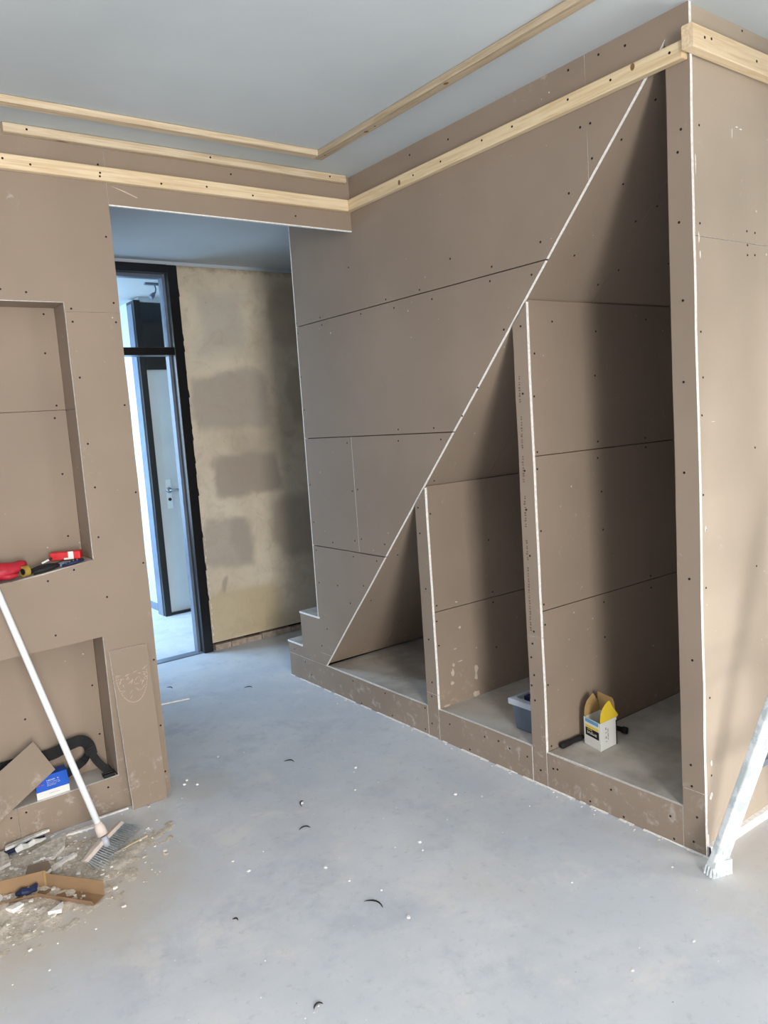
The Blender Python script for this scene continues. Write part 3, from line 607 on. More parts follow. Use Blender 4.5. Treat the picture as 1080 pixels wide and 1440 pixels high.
F_ = lambda x, y, z: O+u*x+v*y+zz*z
m.add([F_(-.001, -.001, .029), F_(L_+.001, -.001, .029), F_(L_+.001, .086, .029), F_(-.001, .086, .029), F_(.004, .022, .078), F_(L_-.001, .022, .078), F_(L_-.001, .084, .074), F_(.004, .084, .074)], [(0,3,2,1),(4,5,6,7),(0,1,5,4),(1,2,6,5),(2,3,7,6),(3,0,4,7)])
lid = m.build('lid', 'boxblue', bb)
def strokes(mb, P, U, Vd, N, length, h, gap=.25, lw=.5):
    """a line of small pseudo letters"""
    x = 0
    while x < length:
        wd2 = h*random.uniform(.35, .7)
        if random.random() > .12:
            hh = h*random.choice((.7, .75, 1.0)); s = h*.22
            p = P+U*x
            mb.prism([p, p+U*s, p+U*s+Vd*hh, p+Vd*hh], N*.0004)
            if random.random() < .8: mb.prism([p, p+U*wd2, p+U*wd2+Vd*s, p+Vd*s], N*.0004)
            if random.random() < .7: mb.prism([p+Vd*(hh-s), p+U*wd2+Vd*(hh-s), p+U*wd2+Vd*hh, p+Vd*hh], N*.0004)
        x += wd2+h*gap
    return mb
fn = Vector((0, -.049, .023)).normalized(); fu = u; fv = Vector((0, .023, .049)).normalized()
m = MB(); strokes(m, F_(.042, -.001, .029)+fv*.032+fn*.0006, fu, fv, fn, .052, .0045); strokes(m, F_(.042, -.001, .029)+fv*.025+fn*.0006, fu, fv, fn, .045, .0028); strokes(m, F_(.042, -.001, .029)+fv*.019+fn*.0006, fu, fv, fn, .048, .0026); strokes(m, F_(.042, -.001, .029)+fv*.014+fn*.0006, fu, fv, fn, .03, .0026)
props(m.build('printed_text', 'boxwhite', lid), kind='stuff')
m = MB(); strokes(m, F_(.006, -.001, .029)+fv*.022+fn*.0006, fu, fv, fn, .024, .0042); props(m.build('printed_emblem', 'pink', lid), kind='stuff')
m = MB(); strokes(m, F_(.045, -.0012, .014), u, zz, -v, .035, .0022); props(m.build('tray_text', 'ink', bb), kind='stuff')
# strap
def ribbon(m, pts, wdir, w, th=.004):
    pts = [Vector(p) for p in pts]; V = []
    fine = []
    for i in range(len(pts)-1):
        p0 = pts[max(i-1, 0)]; p1 = pts[i]; p2 = pts[i+1]; p3 = pts[min(i+2, len(pts)-1)]
        for k in range(5):
            t = k/5; fine.append((.5*((2*p1)+(p2-p0)*t+(2*p0-5*p1+4*p2-p3)*t*t+(3*p1-p0-3*p2+p3)*t**3), Vector(wdir[i]).lerp(Vector(wdir[i+1]), t)))
    fine.append((pts[-1], Vector(wdir[-1])))
    for i, (p, wd2) in enumerate(fine):
        d = (fine[min(i+1, len(fine)-1)][0]-fine[max(i-1, 0)][0]).normalized(); ww = (wd2-d*wd2.dot(d)).normalized(); n = d.cross(ww)
        for (q, r) in ((-.5, -.5), (.5, -.5), (.5, .5), (-.5, .5)): V.append(p+ww*w*q+n*th*r)
    k = len(fine); m.add(V, [(i*4+j, i*4+(j+1) % 4, (i+1)*4+(j+1) % 4, (i+1)*4+j) for i in range(k-1) for j in range(4)]+[(3, 2, 1, 0), tuple((k-1)*4+j for j in range(4))])
sp = thing('webbing_belt', 'black webbing tool belt looped in the lower niche behind the blue box', 'belt', (-1.5, .08, .137))
m = MB(); zv = (0, .15, 1); ribbon(m, [(-1.86, .110, .25), (-1.74, .118, .262), (-1.62, .122, .262), (-1.54, .115, .262), (-1.48, .105, .283), (-1.435, .095, .290), (-1.412, .075, .272), (-1.408, .058, .235)], [zv, zv, zv, zv, zv, zv, (.2, .2, 1), (.9, .2, .4)], .044, .005); m.build('band', 'strapmat', sp)
m = MB(); ribbon(m, [(-1.408, .058, .240), (-1.392, .050, .205), (-1.372, .042, .175), (-1.352, .036, .152), (-1.340, .034, .142)], [(.9, .2, .4), (1, .1, .5), (1, .2, .5), (1, .4, .3), (1, .5, .1)], .030, .004); ribbon(m, [(-1.412, .085, .235), (-1.432, .098, .205), (-1.47, .10, .185), (-1.51, .10, .168), (-1.56, .10, .155)], [(.2, .3, 1), (.2, .4, 1), zv, zv, zv], .032, .005); m.build('loop', 'strapmat', sp)
m = MB(); m.box((-1.380, .020, .1372), (-1.338, .052, .150)); m.tube([(-1.385, .036, .152), (-1.345, .028, .154), (-1.335, .05, .150), (-1.37, .055, .149)], .0035, 6); bevel(m.build('buckle', 'dkblack', sp), .002)

# ---- upper niche: pouch, tape, pliers, red box
def sz(x): return shelfz(x)
rp = thing('work_glove', 'crumpled red rubber work glove lying at the left of the upper niche', 'glove', (-1.62, .06, sz(-1.62)))
m = MB(); pts = [(-1.72, .065, sz(-1.72)+.030), (-1.69, .062, sz(-1.69)+.036), (-1.655, .055, sz(-1.655)+.040), (-1.625, .050, sz(-1.62)+.038), (-1.60, .052, sz(-1.60)+.040), (-1.578, .055, sz(-1.578)+.046), (-1.562, .060, sz(-1.562)+.046)]
m.tube(pts, [.026, .031, .035, .030, .022, .018, .010], 14, 0, True, .9)
rg = m.build('palm', 'redcloth', rp, smooth=True)
m = MB()
for k, (dx, dy, dz) in enumerate([(-.055, -.03, -.012), (-.05, -.012, .004), (-.048, .012, .012), (-.045, .03, .004)]):
    b0 = Vector((-1.70, .062+(k-1.5)*.014, sz(-1.7)+.03)); m.tube([b0, b0+Vector((dx*.5, dy*.4, dz)), b0+Vector((dx, dy*.4, dz-.006)), b0+Vector((dx*1.4, dy*.4, dz-.012))], [.012, .011, .010, .006], 8)
m.tube([(-1.66, .040, sz(-1.66)+.024), (-1.63, .028, sz(-1.63)+.018), (-1.60, .026, sz(-1.6)+.016)], [.013, .012, .007], 8)
m.build('fingers', 'redcloth', rp, smooth=True)
tp = thing('tape_roll', 'small ochre-yellow and black roll of tape lying between the red glove and the pliers', 'tape', (-1.572, .03, sz(-1.572)))
m = MB(); cx = Vector((-1.572, .034, sz(-1.572)+.0205))
def ring(m, c, ax, r1, r2, w, n=20, mi=0):
    ax = Vector(ax).normalized(); u_ = ax.orthogonal().normalized(); v_ = ax.cross(u_); V = []
    for i in range(n):
        d_ = u_*math.cos(2*math.pi*i/n)+v_*math.sin(2*math.pi*i/n)
        V += [c+d_*r1-ax*w/2, c+d_*r2-ax*w/2, c+d_*r2+ax*w/2, c+d_*r1+ax*w/2]
    m.add(V, [(i*4+j, i*4+(j+1) % 4, ((i+1) % n)*4+(j+1) % 4, ((i+1) % n)*4+j) for i in range(n) for j in range(4)], mi)
ring(m, cx, (1, .5, 0), .012, .020, .020); m.build('tape', 'ochre', tp)
m = MB(); ring(m, cx, (1, .5, 0), .010, .0123, .022); m.build('core', 'dkblack', tp)
pl = thing('pliers', 'black-handled pliers lying open on the upper niche ledge in front of the red box', 'pliers', (-1.47, .03, sz(-1.47)))
def sh(x, y, z): return (x, y, sz(x)+z)
m = MB(); m.tube([sh(-1.555, .040, .012), sh(-1.52, .046, .016), sh(-1.485, .044, .016), sh(-1.452, .036, .012)], [.0085, .010, .009, .006], 8); m.build('handle', 'dkblack', pl, smooth=True)
m = MB(); m.tube([sh(-1.548, .016, .010), sh(-1.515, .012, .012), sh(-1.480, .018, .012), sh(-1.452, .030, .010)], [.0085, .010, .009, .006], 8); m.build('handle', 'dkblack', pl, smooth=True)
m = MB(); m.tube([sh(-1.456, .033, .010), sh(-1.435, .032, .010), sh(-1.415, .031, .008), sh(-1.392, .030, .006)], [.009, .012, .009, .003], 8, 0, True, .6); m.build('jaws', 'bluegrey', pl, smooth=True)
hp = thing('bit_holder', 'dark blue-grey clip of screwdriver bits in front of the red box', 'tool', (-1.40, .02, sz(-1.40)))
m = MB(); m.tube([sh(-1.445, .012, .007), sh(-1.40, .010, .009), sh(-1.365, .016, .009)], [.005, .0075, .005], 8); m.build('clip', 'navy', hp, smooth=True)
m = MB(); 
for k in range(4): m.tube([sh(-1.432+k*.014, .010, .012), sh(-1.432+k*.014, .006, .019)], .0022, 6)
m.build('bits', 'metal', hp)
rb = thing('red_case', 'small flat red box with a white label at the right end of the upper niche', 'box', (-1.415, .055, sz(-1.415)))
sa = math.atan(.118); R_ = Matrix.Rotation(-.50, 3, 'Z')
m = MB(); m.box((-.056, -.022, 0), (.056, .022, .030), 0, R_, (-1.412, .070, sz(-1.414)+.019)); bevel(m.build('case_body', 'red', rb), .003)
m = MB(); m.box((.012, -.0227, .001), (.032, -.0215, .0305), 0, R_, (-1.412, .070, sz(-1.414)+.019)); m.box((-.004, -.0227, .0005), (.014, -.0215, .007), 0, R_, (-1.412, .070, sz(-1.414)+.019)); m.build('label', 'boxwhite', rb)
gp = thing('cable_tie_bundle', 'grey bundle of cable ties under the small red box', 'cable ties', (-1.41, .07, sz(-1.41)))
m = MB()
for k in range(7): m.tube([sh(-1.47, .055+k*.006, .006), sh(-1.42, .052+k*.006, .011), sh(-1.36, .054+k*.006, .006)], .0038, 6)
m.build('ties', 'ink', gp)
pc = thing('pencil_stub', 'short white marker lying on the pliers beside the red box', 'marker', (-1.49, .06, sz(-1.49)))
m = MB(); m.tube([sh(-1.508, .050, .030), sh(-1.482, .048, .037)], .0038, 8); m.build('barrel', 'boxwhite', pc); m = MB(); m.tube([sh(-1.482, .048, .037), sh(-1.470, .047, .040)], .0040, 8); m.build('cap', 'dkblack', pc)

# ---- grey-blue toolbox in the middle recess
tb = thing('toolbox', 'slate-blue plastic tool bin with pale grey rim half hidden in the middle recess', 'toolbox', (.16, -.90, .1444))
m = MB(); zb = .1448
V = []
for z, e in ((zb, 0), (zb+.115, .010)):
    V += [(.088-e, -.815+e, z), (.26+e, -.815+e, z), (.26+e, -.963-e*.3, z), (.088-e, -.963-e*.3, z)]
m.add(V, [(0, 1, 2, 3), (0, 4, 5, 1), (1, 5, 6, 2), (2, 6, 7, 3), (3, 7, 4, 0), (4, 7, 6, 5)]); bevel(m.build('body', 'binblue', tb), .006)
m = MB(); z = zb+.110
o_ = [(.066, -.795), (.280, -.795), (.280, -.972), (.066, -.972)]; i_ = [(.092, -.820), (.255, -.820), (.255, -.960), (.092, -.960)]
V = [(a, b, z) for a, b in o_]+[(a, b, z+.026) for a, b in o_]+[(a, b, z+.030) for a, b in i_]+[(a, b, z+.012) for a, b in i_]
F = []
for l in range(3):
    for j in range(4): F.append((l*4+j, l*4+(j+1) % 4, (l+1)*4+(j+1) % 4, (l+1)*4+j))
F += [(12, 13, 14, 15), (3, 2, 1, 0)]; m.add(V, F); bevel(m.build('rim', 'binlid', tb), .004)
m = MB(); m.box((.10, -.90, z+.013), (.24, -.892, z+.036)); m.box((.10, -.945, z+.013), (.24, -.938, z+.036)); m.build('tray_divider', 'binlid', tb)
m = MB(); m.box((.098, -.937, z+.013), (.20, -.902, z+.024)); m.box((.12, -.88, z+.013), (.16, -.84, z+.030)); m.build('tray_contents', 'navy', tb)
m = MB(); m.tube([(.17, -.83, z+.03), (.165, -.86, z+.056), (.165, -.91, z+.062), (.17, -.95, z+.03)], .010, 8); m.build('carry_handle', 'binlid', tb, smooth=True)

# ---- yellow and white screw carton
A_, B_, C_ = Vector((.172, -1.108, .1422)), Vector((.1495, -1.205, .1422)), Vector((.254, -1.202, .1422)); D_ = A_+C_-B_
yb_ = thing('screw_carton', 'open white and yellow cardboard carton with raised flaps in the tall right recess', 'box', (A_+C_)/2)
H1 = .112
m = MB(); th = .0015
def wallp(m, p, q, z0, z1, mi, inw):
    n = (q-p).cross(Vector((0, 0, 1))).normalized()*inw*th
    m.prism([p+zz*z0, q+zz*z0, q+zz*z1, p+zz*z1], n, mi)
cen = (A_+C_)/2
for p, q in ((A_, B_), (B_, C_), (C_, D_), (D_, A_)):
    n = (q-p).cross(zz); s = 1 if n.dot(cen-p) > 0 else -1; wallp(m, p, q, 0, H1, 0, s)
m.prism([A_, B_, C_, D_], (0, 0, .002)); cbody = m.build('carton_body', 'boxwhite', yb_)
def flap(p, q, pts, mat, name, lean, ):
    u_ = (q-p); n = u_.cross(zz).normalized(); s = 1 if n.dot(cen-p) > 0 else -1; n *= s
    mm = MB(); mm.prism([p+u_*a+zz*(H1+b)+n*(lean*b+.001) for a, b in pts], n*.0012); return mm.build(name, mat, yb_)
flap(B_, C_, [(.03, -.002), (.02, .020), (.06, .040), (.16, .058), (.34, .072), (.50, .080), (.58, .078), (.80, .045), (1.14, .004), (1.0, -.003)], 'yellow', 'side_flap', -.05)
flap(A_, D_, [(.03, -.002), (.02, .020), (.06, .040), (.16, .058), (.34, .072), (.50, .080), (.58, .078), (.80, .045), (1.02, .004), (1.0, -.003)], 'kraft', 'side_flap', .05)
flap(D_, C_, [(.02, -.002), (.0, .06), (.06, .078), (.94, .078), (1.0, .06), (.98, -.002)], 'kraft', 'back_flap', .12)
flap(A_, B_, [(.05, -.016), (.05, .001), (.95, .001), (.95, -.016)], 'lightblue', 'blue_band', 0)
nAB = (B_-A_).cross(zz).normalized(); nAB = nAB if nAB.dot(cen-A_) < 0 else -nAB; uAB = (B_-A_).normalized()
nBC = (C_-B_).cross(zz).normalized(); nBC = nBC if nBC.dot(cen-B_) < 0 else -nBC; uBC = (C_-B_).normalized()
m = MB(); p = A_+nAB*.0002
def quad(m, p, u_, x0_, x1_, z0_, z1_, n): m.prism([p+u_*x0_+zz*z0_, p+u_*x1_+zz*z0_, p+u_*x1_+zz*z1_, p+u_*x0_+zz*z1_], n*.0004)
quad(m, p, uAB, .010, .088, .096, .110, nAB); m.build('printed_blue_band', 'lightblue', cbody)
m = MB(); quad(m, p, uAB, .010, .088, .076, .086, nAB); m.build('printed_yellow_band', 'yellow', cbody)
m = MB(); quad(m, p, uAB, .010, .090, .042, .074, nAB); m.build('printed_black_label', 'inkdark', cbody)
m = MB(); strokes(m, p+uAB*.022+zz*.052+nAB*.0005, uAB, zz, nAB, .055, .011, .2); props(m.build('label_lettering', 'boxwhite', cbody), kind='stuff')
m = MB(); quad(m, p+nAB*.0005, uAB, .022, .05, .068, .0705, nAB); m.build('label_accent', 'yellow', cbody)
m = MB(); strokes(m, B_+uBC*.032+zz*.088+nBC*.0003, -zz, uBC, nBC, .06, .008, .15); strokes(m, B_+uBC*.046+zz*.080+nBC*.0003, -zz, uBC, nBC, .045, .004, .2); props(m.build('side_lettering', 'inkdark', cbody), kind='stuff')
m = MB(); quad(m, C_+uBC*-.006+nBC*.0003, uBC, 0, .006, .0, .10, nBC); m.build('printed_dark_edge', 'inkdark', cbody)
m = MB()
for k in range(60):
    p = cen+Vector((random.uniform(-.036, .036), random.uniform(-.036, .036), random.uniform(.006, .062))); d = Vector((random.uniform(-1, 1), random.uniform(-1, 1), random.uniform(-.4, .4))).normalized()*.012
    m.tube([p-d, p+d*.7, p+d], [.0012, .0014, .0032], 5)
props(m.build('loose_screws', 'ochre', yb_), kind='stuff')
# ---- hammer lying behind the carton
ha = thing('hammer', 'black rubber-gripped hammer lying behind the open carton in the tall recess', 'hammer', (.22, -1.12, .142))
h0 = Vector((.062, -1.080, .156)); h1 = Vector((.345, -1.090, .158)); hd_ = (h1-h0).normalized()
m = MB(); m.tube([h0, h0+hd_*.006, h0+hd_*.03, h0+hd_*.07, h0+hd_*.11, h0+hd_*.125], [.010, .0135, .0125, .0105, .0125, .009], 12, 0, True, .8); m.build('grip', 'dkblack', ha, smooth=True)
m = MB(); m.tube([h0+hd_*.12, h0+hd_*.2, h1], [.0085, .0075, .008], 10, 0, True, .8); m.build('shaft', 'dkblack', ha, smooth=True)
m = MB(); hx = Vector((.12, -1, 0)).normalized(); m.tube([h1+hx*.085, h1+hx*.068, h1+hx*.064, h1+hx*.045, h1+hx*.015, h1-hx*.005], [.0135, .0140, .0105, .0095, .012, .012], 12); m.build('head', 'dkblack', ha, smooth=True)

# ---- ladder (only its near foot and lower leg are in the photo)
ld = thing('step_ladder', 'white paint-splattered ladder leg with ribbed foot standing at the outer corner', 'ladder', (.17, -1.82, 0))
def bar(m, a, b, ax, w, d, mi=0):
    a, b = Vector(a), Vector(b); t_ = (b-a).normalized(); u_ = Vector(ax); u_ = (u_-t_*u_.dot(t_)).normalized(); v_ = t_.cross(u_)
    V = [p+u_*w/2*s1+v_*d/2*s2 for p in (a, b) for s1, s2 in ((-1, -1), (1, -1), (1, 1), (-1, 1))]
    m.add(V, [(3, 2, 1, 0), (4, 5, 6, 7)]+[(i, (i+1) % 4, 4+(i+1) % 4, 4+i) for i in range(4)], mi)
L0, L1 = Vector((-.055, -1.800, .035)), Vector((.240, -2.25, 1.75))
R0, R1 = Vector((.50, -1.800, .035)), Vector((.42, -2.25, 1.75))
for p, q in ((L0, L1), (R0, R1)):
    m = MB(); bar(m, p, q, (1, -.35, 0), .058, .024); rail = bevel(m.build('side_rail', 'ladder', ld), .004)
    m = MB(); c = p-Vector((0, 0, .035)); zz_ = (q-p).normalized()
    ua = Vector((1, -.35, 0)).normalized(); ub = Vector((.35, 1, 0)).normalized()
    for s0, s1, h0_, h1_ in ((1.25, 1.15, 0, .012), (1.15, 1.0, .012, .05)):
        V = [c+ua*.031*e*x_+ub*.017*e*y_+Vector((0, 0, h_))+zz_*0+Vector((.08*h_, -.15*h_, 0)) for h_, e in ((h0_, s0), (h1_, s1)) for x_, y_ in ((-1, -1), (1, -1), (1, 1), (-1, 1))]
        m.add(V, [(3, 2, 1, 0), (4, 5, 6, 7)]+[(i, (i+1) % 4, 4+(i+1) % 4, 4+i) for i in range(4)])
    for k in range(5):
        e = c+ua*(-.034+k*.0125)-ub*.021; m.tube([e+Vector((0, 0, .003)), e+Vector((.001, -.002, .016)), e+Vector((.004, .004, .032))], [.0052, .0050, .0030], 8)
    for k in range(3):
        e = c-ua*.040+ub*(-.014+k*.012); m.tube([e+Vector((0, 0, .003)), e+Vector((.004, 0, .016)), e+Vector((.010, 0, .030))], [.0052, .0048, .0030], 8)
    bevel(m.build('foot', 'ladder', rail), .003)
    m = MB(); e = p+(q-p).normalized()*.045; nv = (Vector((0, -1, 0))*.94+Vector((-.33, 0, 0))).normalized(); m.tube([e+nv*.010, e+nv*.017], .010, 14); m.build('rivet', 'ladder', rail)
for k in range(6):
    f = .19+k*.155; a, b = L0.lerp(L1, f), R0.lerp(R1, f); m = MB(); bar(m, a+Vector((.026, 0.0, 0)), b-Vector((.026, 0, 0)), (0, 1, 0), .034, .018); m.build('rung', 'bluegrey', ld)
m = MB(); 
for a, b in (((.225, -2.27, 1.74), (.12, -2.95, .03)), ((.41, -2.27, 1.74), (.52, -2.95, .03))): bar(m, a, b, (1, 0, 0), .04, .022)
bar(m, (.15, -2.83, .35), (.49, -2.83, .35), (0, 1, 0), .03, .015); m.build('rear_stay', 'ladder', ld)
m = MB(); m.box((.18, -2.36, 1.755), (.46, -2.18, 1.785)); m.build('top_step', 'bluegrey', ld)

# ---- ceiling spot in the room beyond
cl = thing('ceiling_spot', 'small grey ceiling spotlight on a bent arm seen through the transom light', 'lamp', (-.02, 2.5, 2.572))
m = MB(); m.box((-.075, 2.485, 2.556), (.045, 2.515, 2.5715)); bevel(m.build('mounting_plate', 'bluegrey', cl), .004)
m = MB(); m.tube([(.0, 2.5, 2.558), (.006, 2.5, 2.53), (0, 2.5, 2.505), (-.016, 2.498, 2.490)], .006, 8); m.build('arm', 'bluegrey', cl, smooth=True)
m = MB(); m.tube([(-.008, 2.5, 2.500), (-.022, 2.494, 2.486), (-.04, 2.488, 2.468)], [.010, .016, .020], 12); m.build('lamp_head', 'bluegrey', cl, smooth=True)

# ---- cardboard offcut tray on the floor
ct = thing('cardboard_tray', 'torn brown cardboard packaging channel bent at a fold, lying in the sawdust heap', 'cardboard', (-1.72, -.38, 0))
def channel(name, p, q, h, wdt, fh, flo):
    p, q = Vector(p), Vector(q); u_ = (q-p).normalized(); n = Vector((u_.y, -u_.x, 0)).normalized()
    if n.dot(Vector((-1, -1, 0))) < 0: n = -n
    m = MB(); t = .002
    m.prism([p, q, q+zz*h, p+zz*h*.96-n*0], -n*t, 0)                      # back wall
    m.prism([p, q, q+n*wdt, p+n*wdt], zz*t, 0)                            # base
    m.prism([p+n*wdt, q+n*wdt, q+n*(wdt+.012)+zz*fh*.9, p+n*(wdt+.014)+zz*fh], n*t, 1)   # low front lip, outside face
    return m.build(name, ['cardboard', 'cardboard_out'], ct)
channel('channel_half', (-1.98, -.285, .006), (-1.712, -.372, .006), .058, .050, .020, 0)
channel('channel_half', (-1.706, -.380, .006), (-1.572, -.560, .004), .052, .050, .024, 0)
m = MB(); m.prism([(-1.712, -.372, .008), (-1.706, -.380, .008), (-1.704, -.378, .064), (-1.711, -.370, .064)], (.001, .001, 0)); m.build('fold_tape', 'kraft', ct)
nb = thing('plastic_scrap', 'crumpled dark blue plastic scrap lying inside the cardboard channel', 'plastic scrap', (-1.765, -.385, .01))
m = MB(); m.tube([(-1.80, -.370, .018), (-1.782, -.378, .024), (-1.762, -.382, .020), (-1.745, -.388, .026), (-1.735, -.380, .034)], [.006, .013, .011, .013, .004], 7, 0, True, .7); m.build('film', 'navy', nb)

# ---- floor debris: larger pieces one by one
def slab(name, label, cat, pts, th, mats=('board', 'gypsum'), z=.002, tilt=0, group=None):
    c = Vector((sum(p[0] for p in pts)/len(pts), sum(p[1] for p in pts)/len(pts), z))
    m = MB(); m.prism([(p[0], p[1], z+(p[2] if len(p) > 2 else 0)+tilt*(p[1]-c.y)) for p in pts], (0, 0, th), 0, 1 if len(mats) > 1 else 0)
    return props(m.build(name, list(mats), None, tuple(c)), label, cat, group)
slab('plasterboard_offcut', 'pale dusty four-sided plasterboard scrap lying flat behind the cardboard channel', 'plasterboard', [(-1.707, -.190), (-1.695, -.112), (-1.560, -.055), (-1.592, -.155), (-1.640, -.205)], .0125, ('rubble', 'gypsum'), .003)
slab('plasterboard_offcut', 'grey plasterboard scrap at the left frame edge, flat against the foot of the wall', 'plasterboard', [(-1.90, -.02), (-1.765, -.035), (-1.770, -.135), (-1.93, -.20)], .0125, ('rubble', 'gypsum'), .004)
slab('plasterboard_offcut', 'small brown plasterboard scrap touching the back of the cardboard channel', 'plasterboard', [(-1.732, -.230), (-1.668, -.245), (-1.672, -.305), (-1.700, -.325), (-1.752, -.285)], .011, ('board', 'gypsum'), .017)
slab('plasterboard_offcut', 'narrow triangular white scrap in front of the cardboard channel by its right half', 'plasterboard', [(-1.742, -.545), (-1.690, -.520), (-1.705, -.560)], .012, ('gypsum', 'gypsum'), .006)
slab('plasterboard_offcut', 'chunky white gypsum lump in front of the cardboard channel, left of the triangular scrap', 'plasterboard', [(-1.842, -.430), (-1.80, -.425), (-1.790, -.445), (-1.825, -.455)], .014, ('gypsum', 'gypsum'), .006)
slab('plasterboard_offcut', 'white gypsum flake beside the left frame edge below the cardboard channel', 'plasterboard', [(-1.872, -.330), (-1.838, -.335), (-1.835, -.362), (-1.862, -.385), (-1.885, -.36)], .014, ('gypsum', 'gypsum'), .006)
slab('edge_strip', 'long thin white strip on the floor running from the rubble to the broom socket', 'strip', [(-1.565, -.072), (-1.560, -.064), (-1.445, -.062), (-1.440, -.082), (-1.448, -.086)], .008, ('gypsum', 'gypsum'), .003)
slab('edge_strip', 'thin white strip along the wall base between the broom handle and leaning board', 'strip', [(-1.455, -.020), (-1.45, -.010), (-1.312, -.012), (-1.312, -.021)], .006, ('gypsum', 'gypsum'), .001)
slab('edge_strip', 'thin dark-edged wooden stick lying under the broom bristles', 'strip', [(-1.668, -.372), (-1.662, -.376), (-1.33, -.288), (-1.332, -.281)], .005, ('wood_x', 'wood_x'), .001)
slab('edge_strip', 'pale broken splinter between the white scrap and the cardboard channel', 'strip', [(-1.672, -.268), (-1.665, -.288), (-1.572, -.245), (-1.580, -.228)], .010, ('gypsum', 'gypsum'), .004)
slab('edge_strip', 'slim grey plasterboard sliver lying against the left wall base above the crumpled white paper', 'strip', [(-1.765, -.026), (-1.77, -.050), (-1.61, -.018), (-1.615, -.004)], .010, ('rubble', 'gypsum'), .020)
slab('edge_strip', 'thin white sliver on the blue-grey floor just inside the doorway', 'strip', [(-.790, 1.045), (-.790, 1.058), (-.625, 1.022), (-.622, 1.010)], .007, ('gypsum', 'gypsum'), .001)
slab('plastic_scrap', 'flat dark navy plastic scrap poking out at the foot of the left wall', 'plastic scrap', [(-1.775, -.042), (-1.77, -.066), (-1.72, -.06), (-1.63, -.030), (-1.66, -.026)], .008, ('navy',), .010)
m = MB()
pp = [(-1.742, -.095, .030), (-1.722, -.100, .040), (-1.700, -.090, .030), (-1.678, -.086, .036), (-1.655, -.078, .028), (-1.635, -.070, .026)]
m.tube(pp, [.010, .013, .009, .011, .007, .003], 6, 0, True, .6); props(m.build('crumpled_paper', 'boxwhite', None, (-1.69, -.09, .0)), 'crumpled strip of white paper in the rubble at the foot of the left wall', 'paper')
# sawdust heap: low uneven mound
m = MB(); nx, ny = 84, 60; X0, X1, Y0, Y1 = -2.35, -1.22, -.98, -.004
from mathutils import noise as mn
def mound(x, y):
    e = ((x+1.78)/.42)**2+((y+.34)/.30)**2; e = e+.6*mn.noise(Vector((x*7, y*7, 3)))+.8*mn.noise(Vector((x*21, y*21, 1)))+.6*mn.noise(Vector((x*48, y*48, 2)))
    h = max(0, .9-e)*.012+max(0, .5-e)*.006*mn.noise(Vector((x*30, y*30, 0)))
    e2 = ((x+1.395-(y+.33)*.9)/.20)**2+((y+.35-(x+1.39)*.5)/.035)**2+1.6*mn.noise(Vector((x*38, y*38, 7)))+.8*mn.noise(Vector((x*90, y*90, 4)))
    h = max(h, max(0, .8-e2)*.006)
    return h*(1+.5*mn.noise(Vector((x*60, y*60, 5))))-.0012
V = [(X0+(X1-X0)*i/nx, Y0+(Y1-Y0)*j/ny, mound(X0+(X1-X0)*i/nx, Y0+(Y1-Y0)*j/ny)) for j in range(ny+1) for i in range(nx+1)]
F = [(j*(nx+1)+i, j*(nx+1)+i+1, (j+1)*(nx+1)+i+1, (j+1)*(nx+1)+i) for j in range(ny) for i in range(nx) if max(V[j*(nx+1)+i][2], V[(j+1)*(nx+1)+i+1][2], V[j*(nx+1)+i+1][2], V[(j+1)*(nx+1)+i][2]) > -.001]
heap = props(mesh('sawdust_heap', V, F, 'dust', None, None, (-1.78, -.34, 0), True), 'low spread of tan sawdust and plaster dust on the floor by the left wall', 'dust', None, 'stuff')
def chip(m, x, y, z, r, flat=.5, mi=0):
    a = random.uniform(0, 6.28); n = random.choice((4, 5, 6)); rr = [random.uniform(.6, 1.2)*r for _ in range(n)]
    m.prism([(x+math.cos(a+i*6.283/n)*rr[i], y+math.sin(a+i*6.283/n)*rr[i]*random.uniform(.5, 1), z) for i in range(n)], (random.uniform(-.3, .3)*r, random.uniform(-.3, .3)*r, r*flat), mi)
m = MB()
for i in range(620):
    x = random.gauss(-1.72, .17); y = random.gauss(-.30, .17)
    if y > -.012 or x > -1.2 or (x+1.24)**2 < .01 and y > -.06: continue
    chip(m, x, y, max(0, mound(x, y)), random.choice((.002, .003, .003, .004, .006, .009)), .6, random.choice((0, 0, 1, 1, 2)))
props(m.build('gypsum_crumbs', ['rubble', 'gypsum', 'dust'], heap), kind='stuff')
m = MB()
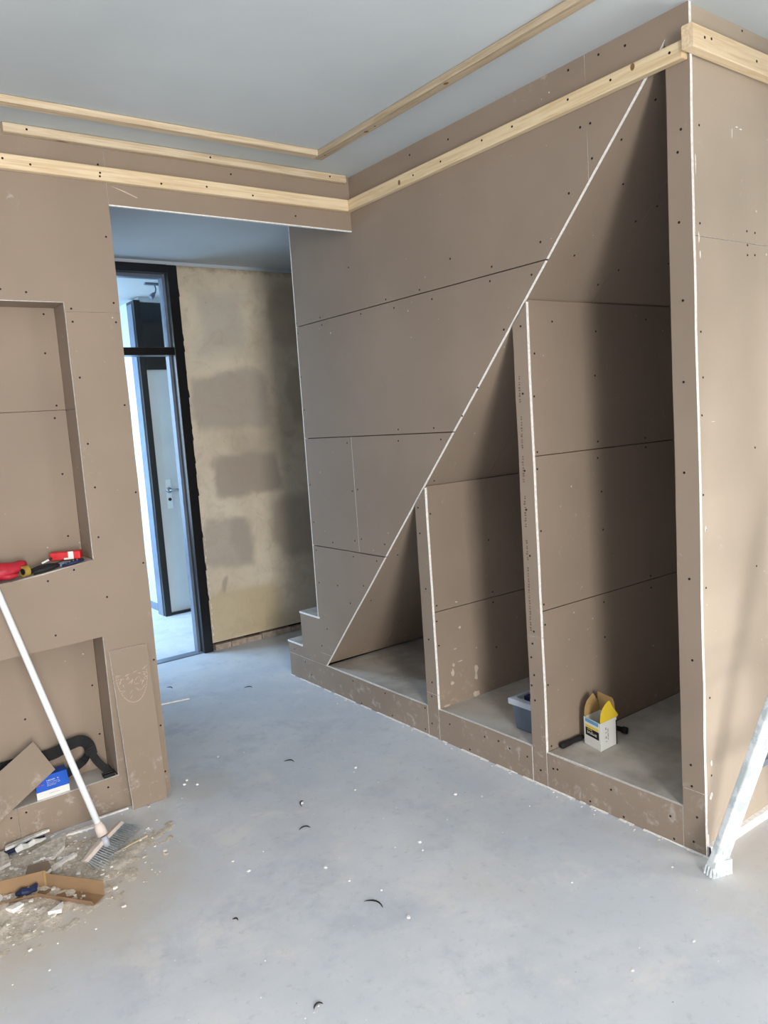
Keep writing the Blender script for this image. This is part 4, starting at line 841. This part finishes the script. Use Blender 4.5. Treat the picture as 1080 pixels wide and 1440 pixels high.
for i in range(260):
    x = random.uniform(-2.2, .3); y = random.uniform(-2.4, 1.3)
    if x > -.01 and (y > -1.76): continue
    if y > -.01 and x < -1.1: continue
    if x < -1.2 and y > -1.0: continue
    if y < -1.76 and x > -.12 : continue
    chip(m, x, y, 0, random.choice((.0012, .0016, .002, .002, .003, .0045)), .6, 0)
for (x, y) in [(-.447, -.373), (-.778, -.481), (-.948, -.92), (-1.152, -.757), (-.905, -1.314), (-1.06, .02), (-1.02, -.02), (-1.035, .05), (-.3, -.85), (-.62, -1.02), (-1.40, -.36), (-1.36, -.30)]: chip(m, x, y, 0, .007, .7, 0)
for i in range(90):   # swept line of crumbs beside the broom
    q = random.random(); chip(m, -1.50+q*.20+random.gauss(0, .012), -.43+q*.19+random.gauss(0, .012), 0, random.choice((.0015, .002, .003, .004)), .6, 0)
for i in range(60):   # along the foot of the partition
    y = random.uniform(-1.7, .9); chip(m, -.006-abs(random.gauss(0, .012)), y, 0, random.choice((.002, .003, .004)), .6, 0)
props(m.build('floor_crumbs', 'gypsum', None, (-.8, -.6, 0)), 'tiny white plaster crumbs strewn over the open concrete floor', 'rubble', None, 'stuff')
# dark curled shavings on the floor, one by one
cw = [(-.614, -.115, .045, .4, 'on the floor in front of the middle recess'), (-.862, -.658, .045, .9, 'on the floor between the broom and the tall recess'), (-.936, -1.202, .06, .1, 'in the near middle of the floor, the largest one'),
      (-1.295, -1.437, .03, 1.2, 'nearest the bottom edge of the photo'), (-.287, .925, .05, .5, 'in the doorway, left of the stair steps'), (-.778, -.481, .04, 2.0, 'on open floor just left of and beyond the middle recess'), (-.622, 1.28, .05, -.1, 'on the hall floor near the black door frame'), (-1.30, -.97, .02, .2, 'to the right of the sawdust heap')]
for (x, y, r, a, wh) in cw:
    m = MB(); P_ = [(x+r*.55*math.cos(a+t*1.9-.6)-.5*r*math.cos(a), y+r*.75*math.sin(a+t*1.9-.6)-.5*r*math.sin(a), .0035+.002*math.sin(t*5)) for t in [i/7 for i in range(8)]]
    m.tube(P_, [.0008, .0018, .0024, .0026, .0026, .0022, .0016, .0006], 5, 0, True, .7)
    props(m.build('curled_shaving', 'dkblack', None, (x, y, 0)), 'dark curled shaving '+wh, 'shaving', 'dark curled shavings on the floor')
print('objects', len(bpy.data.objects))
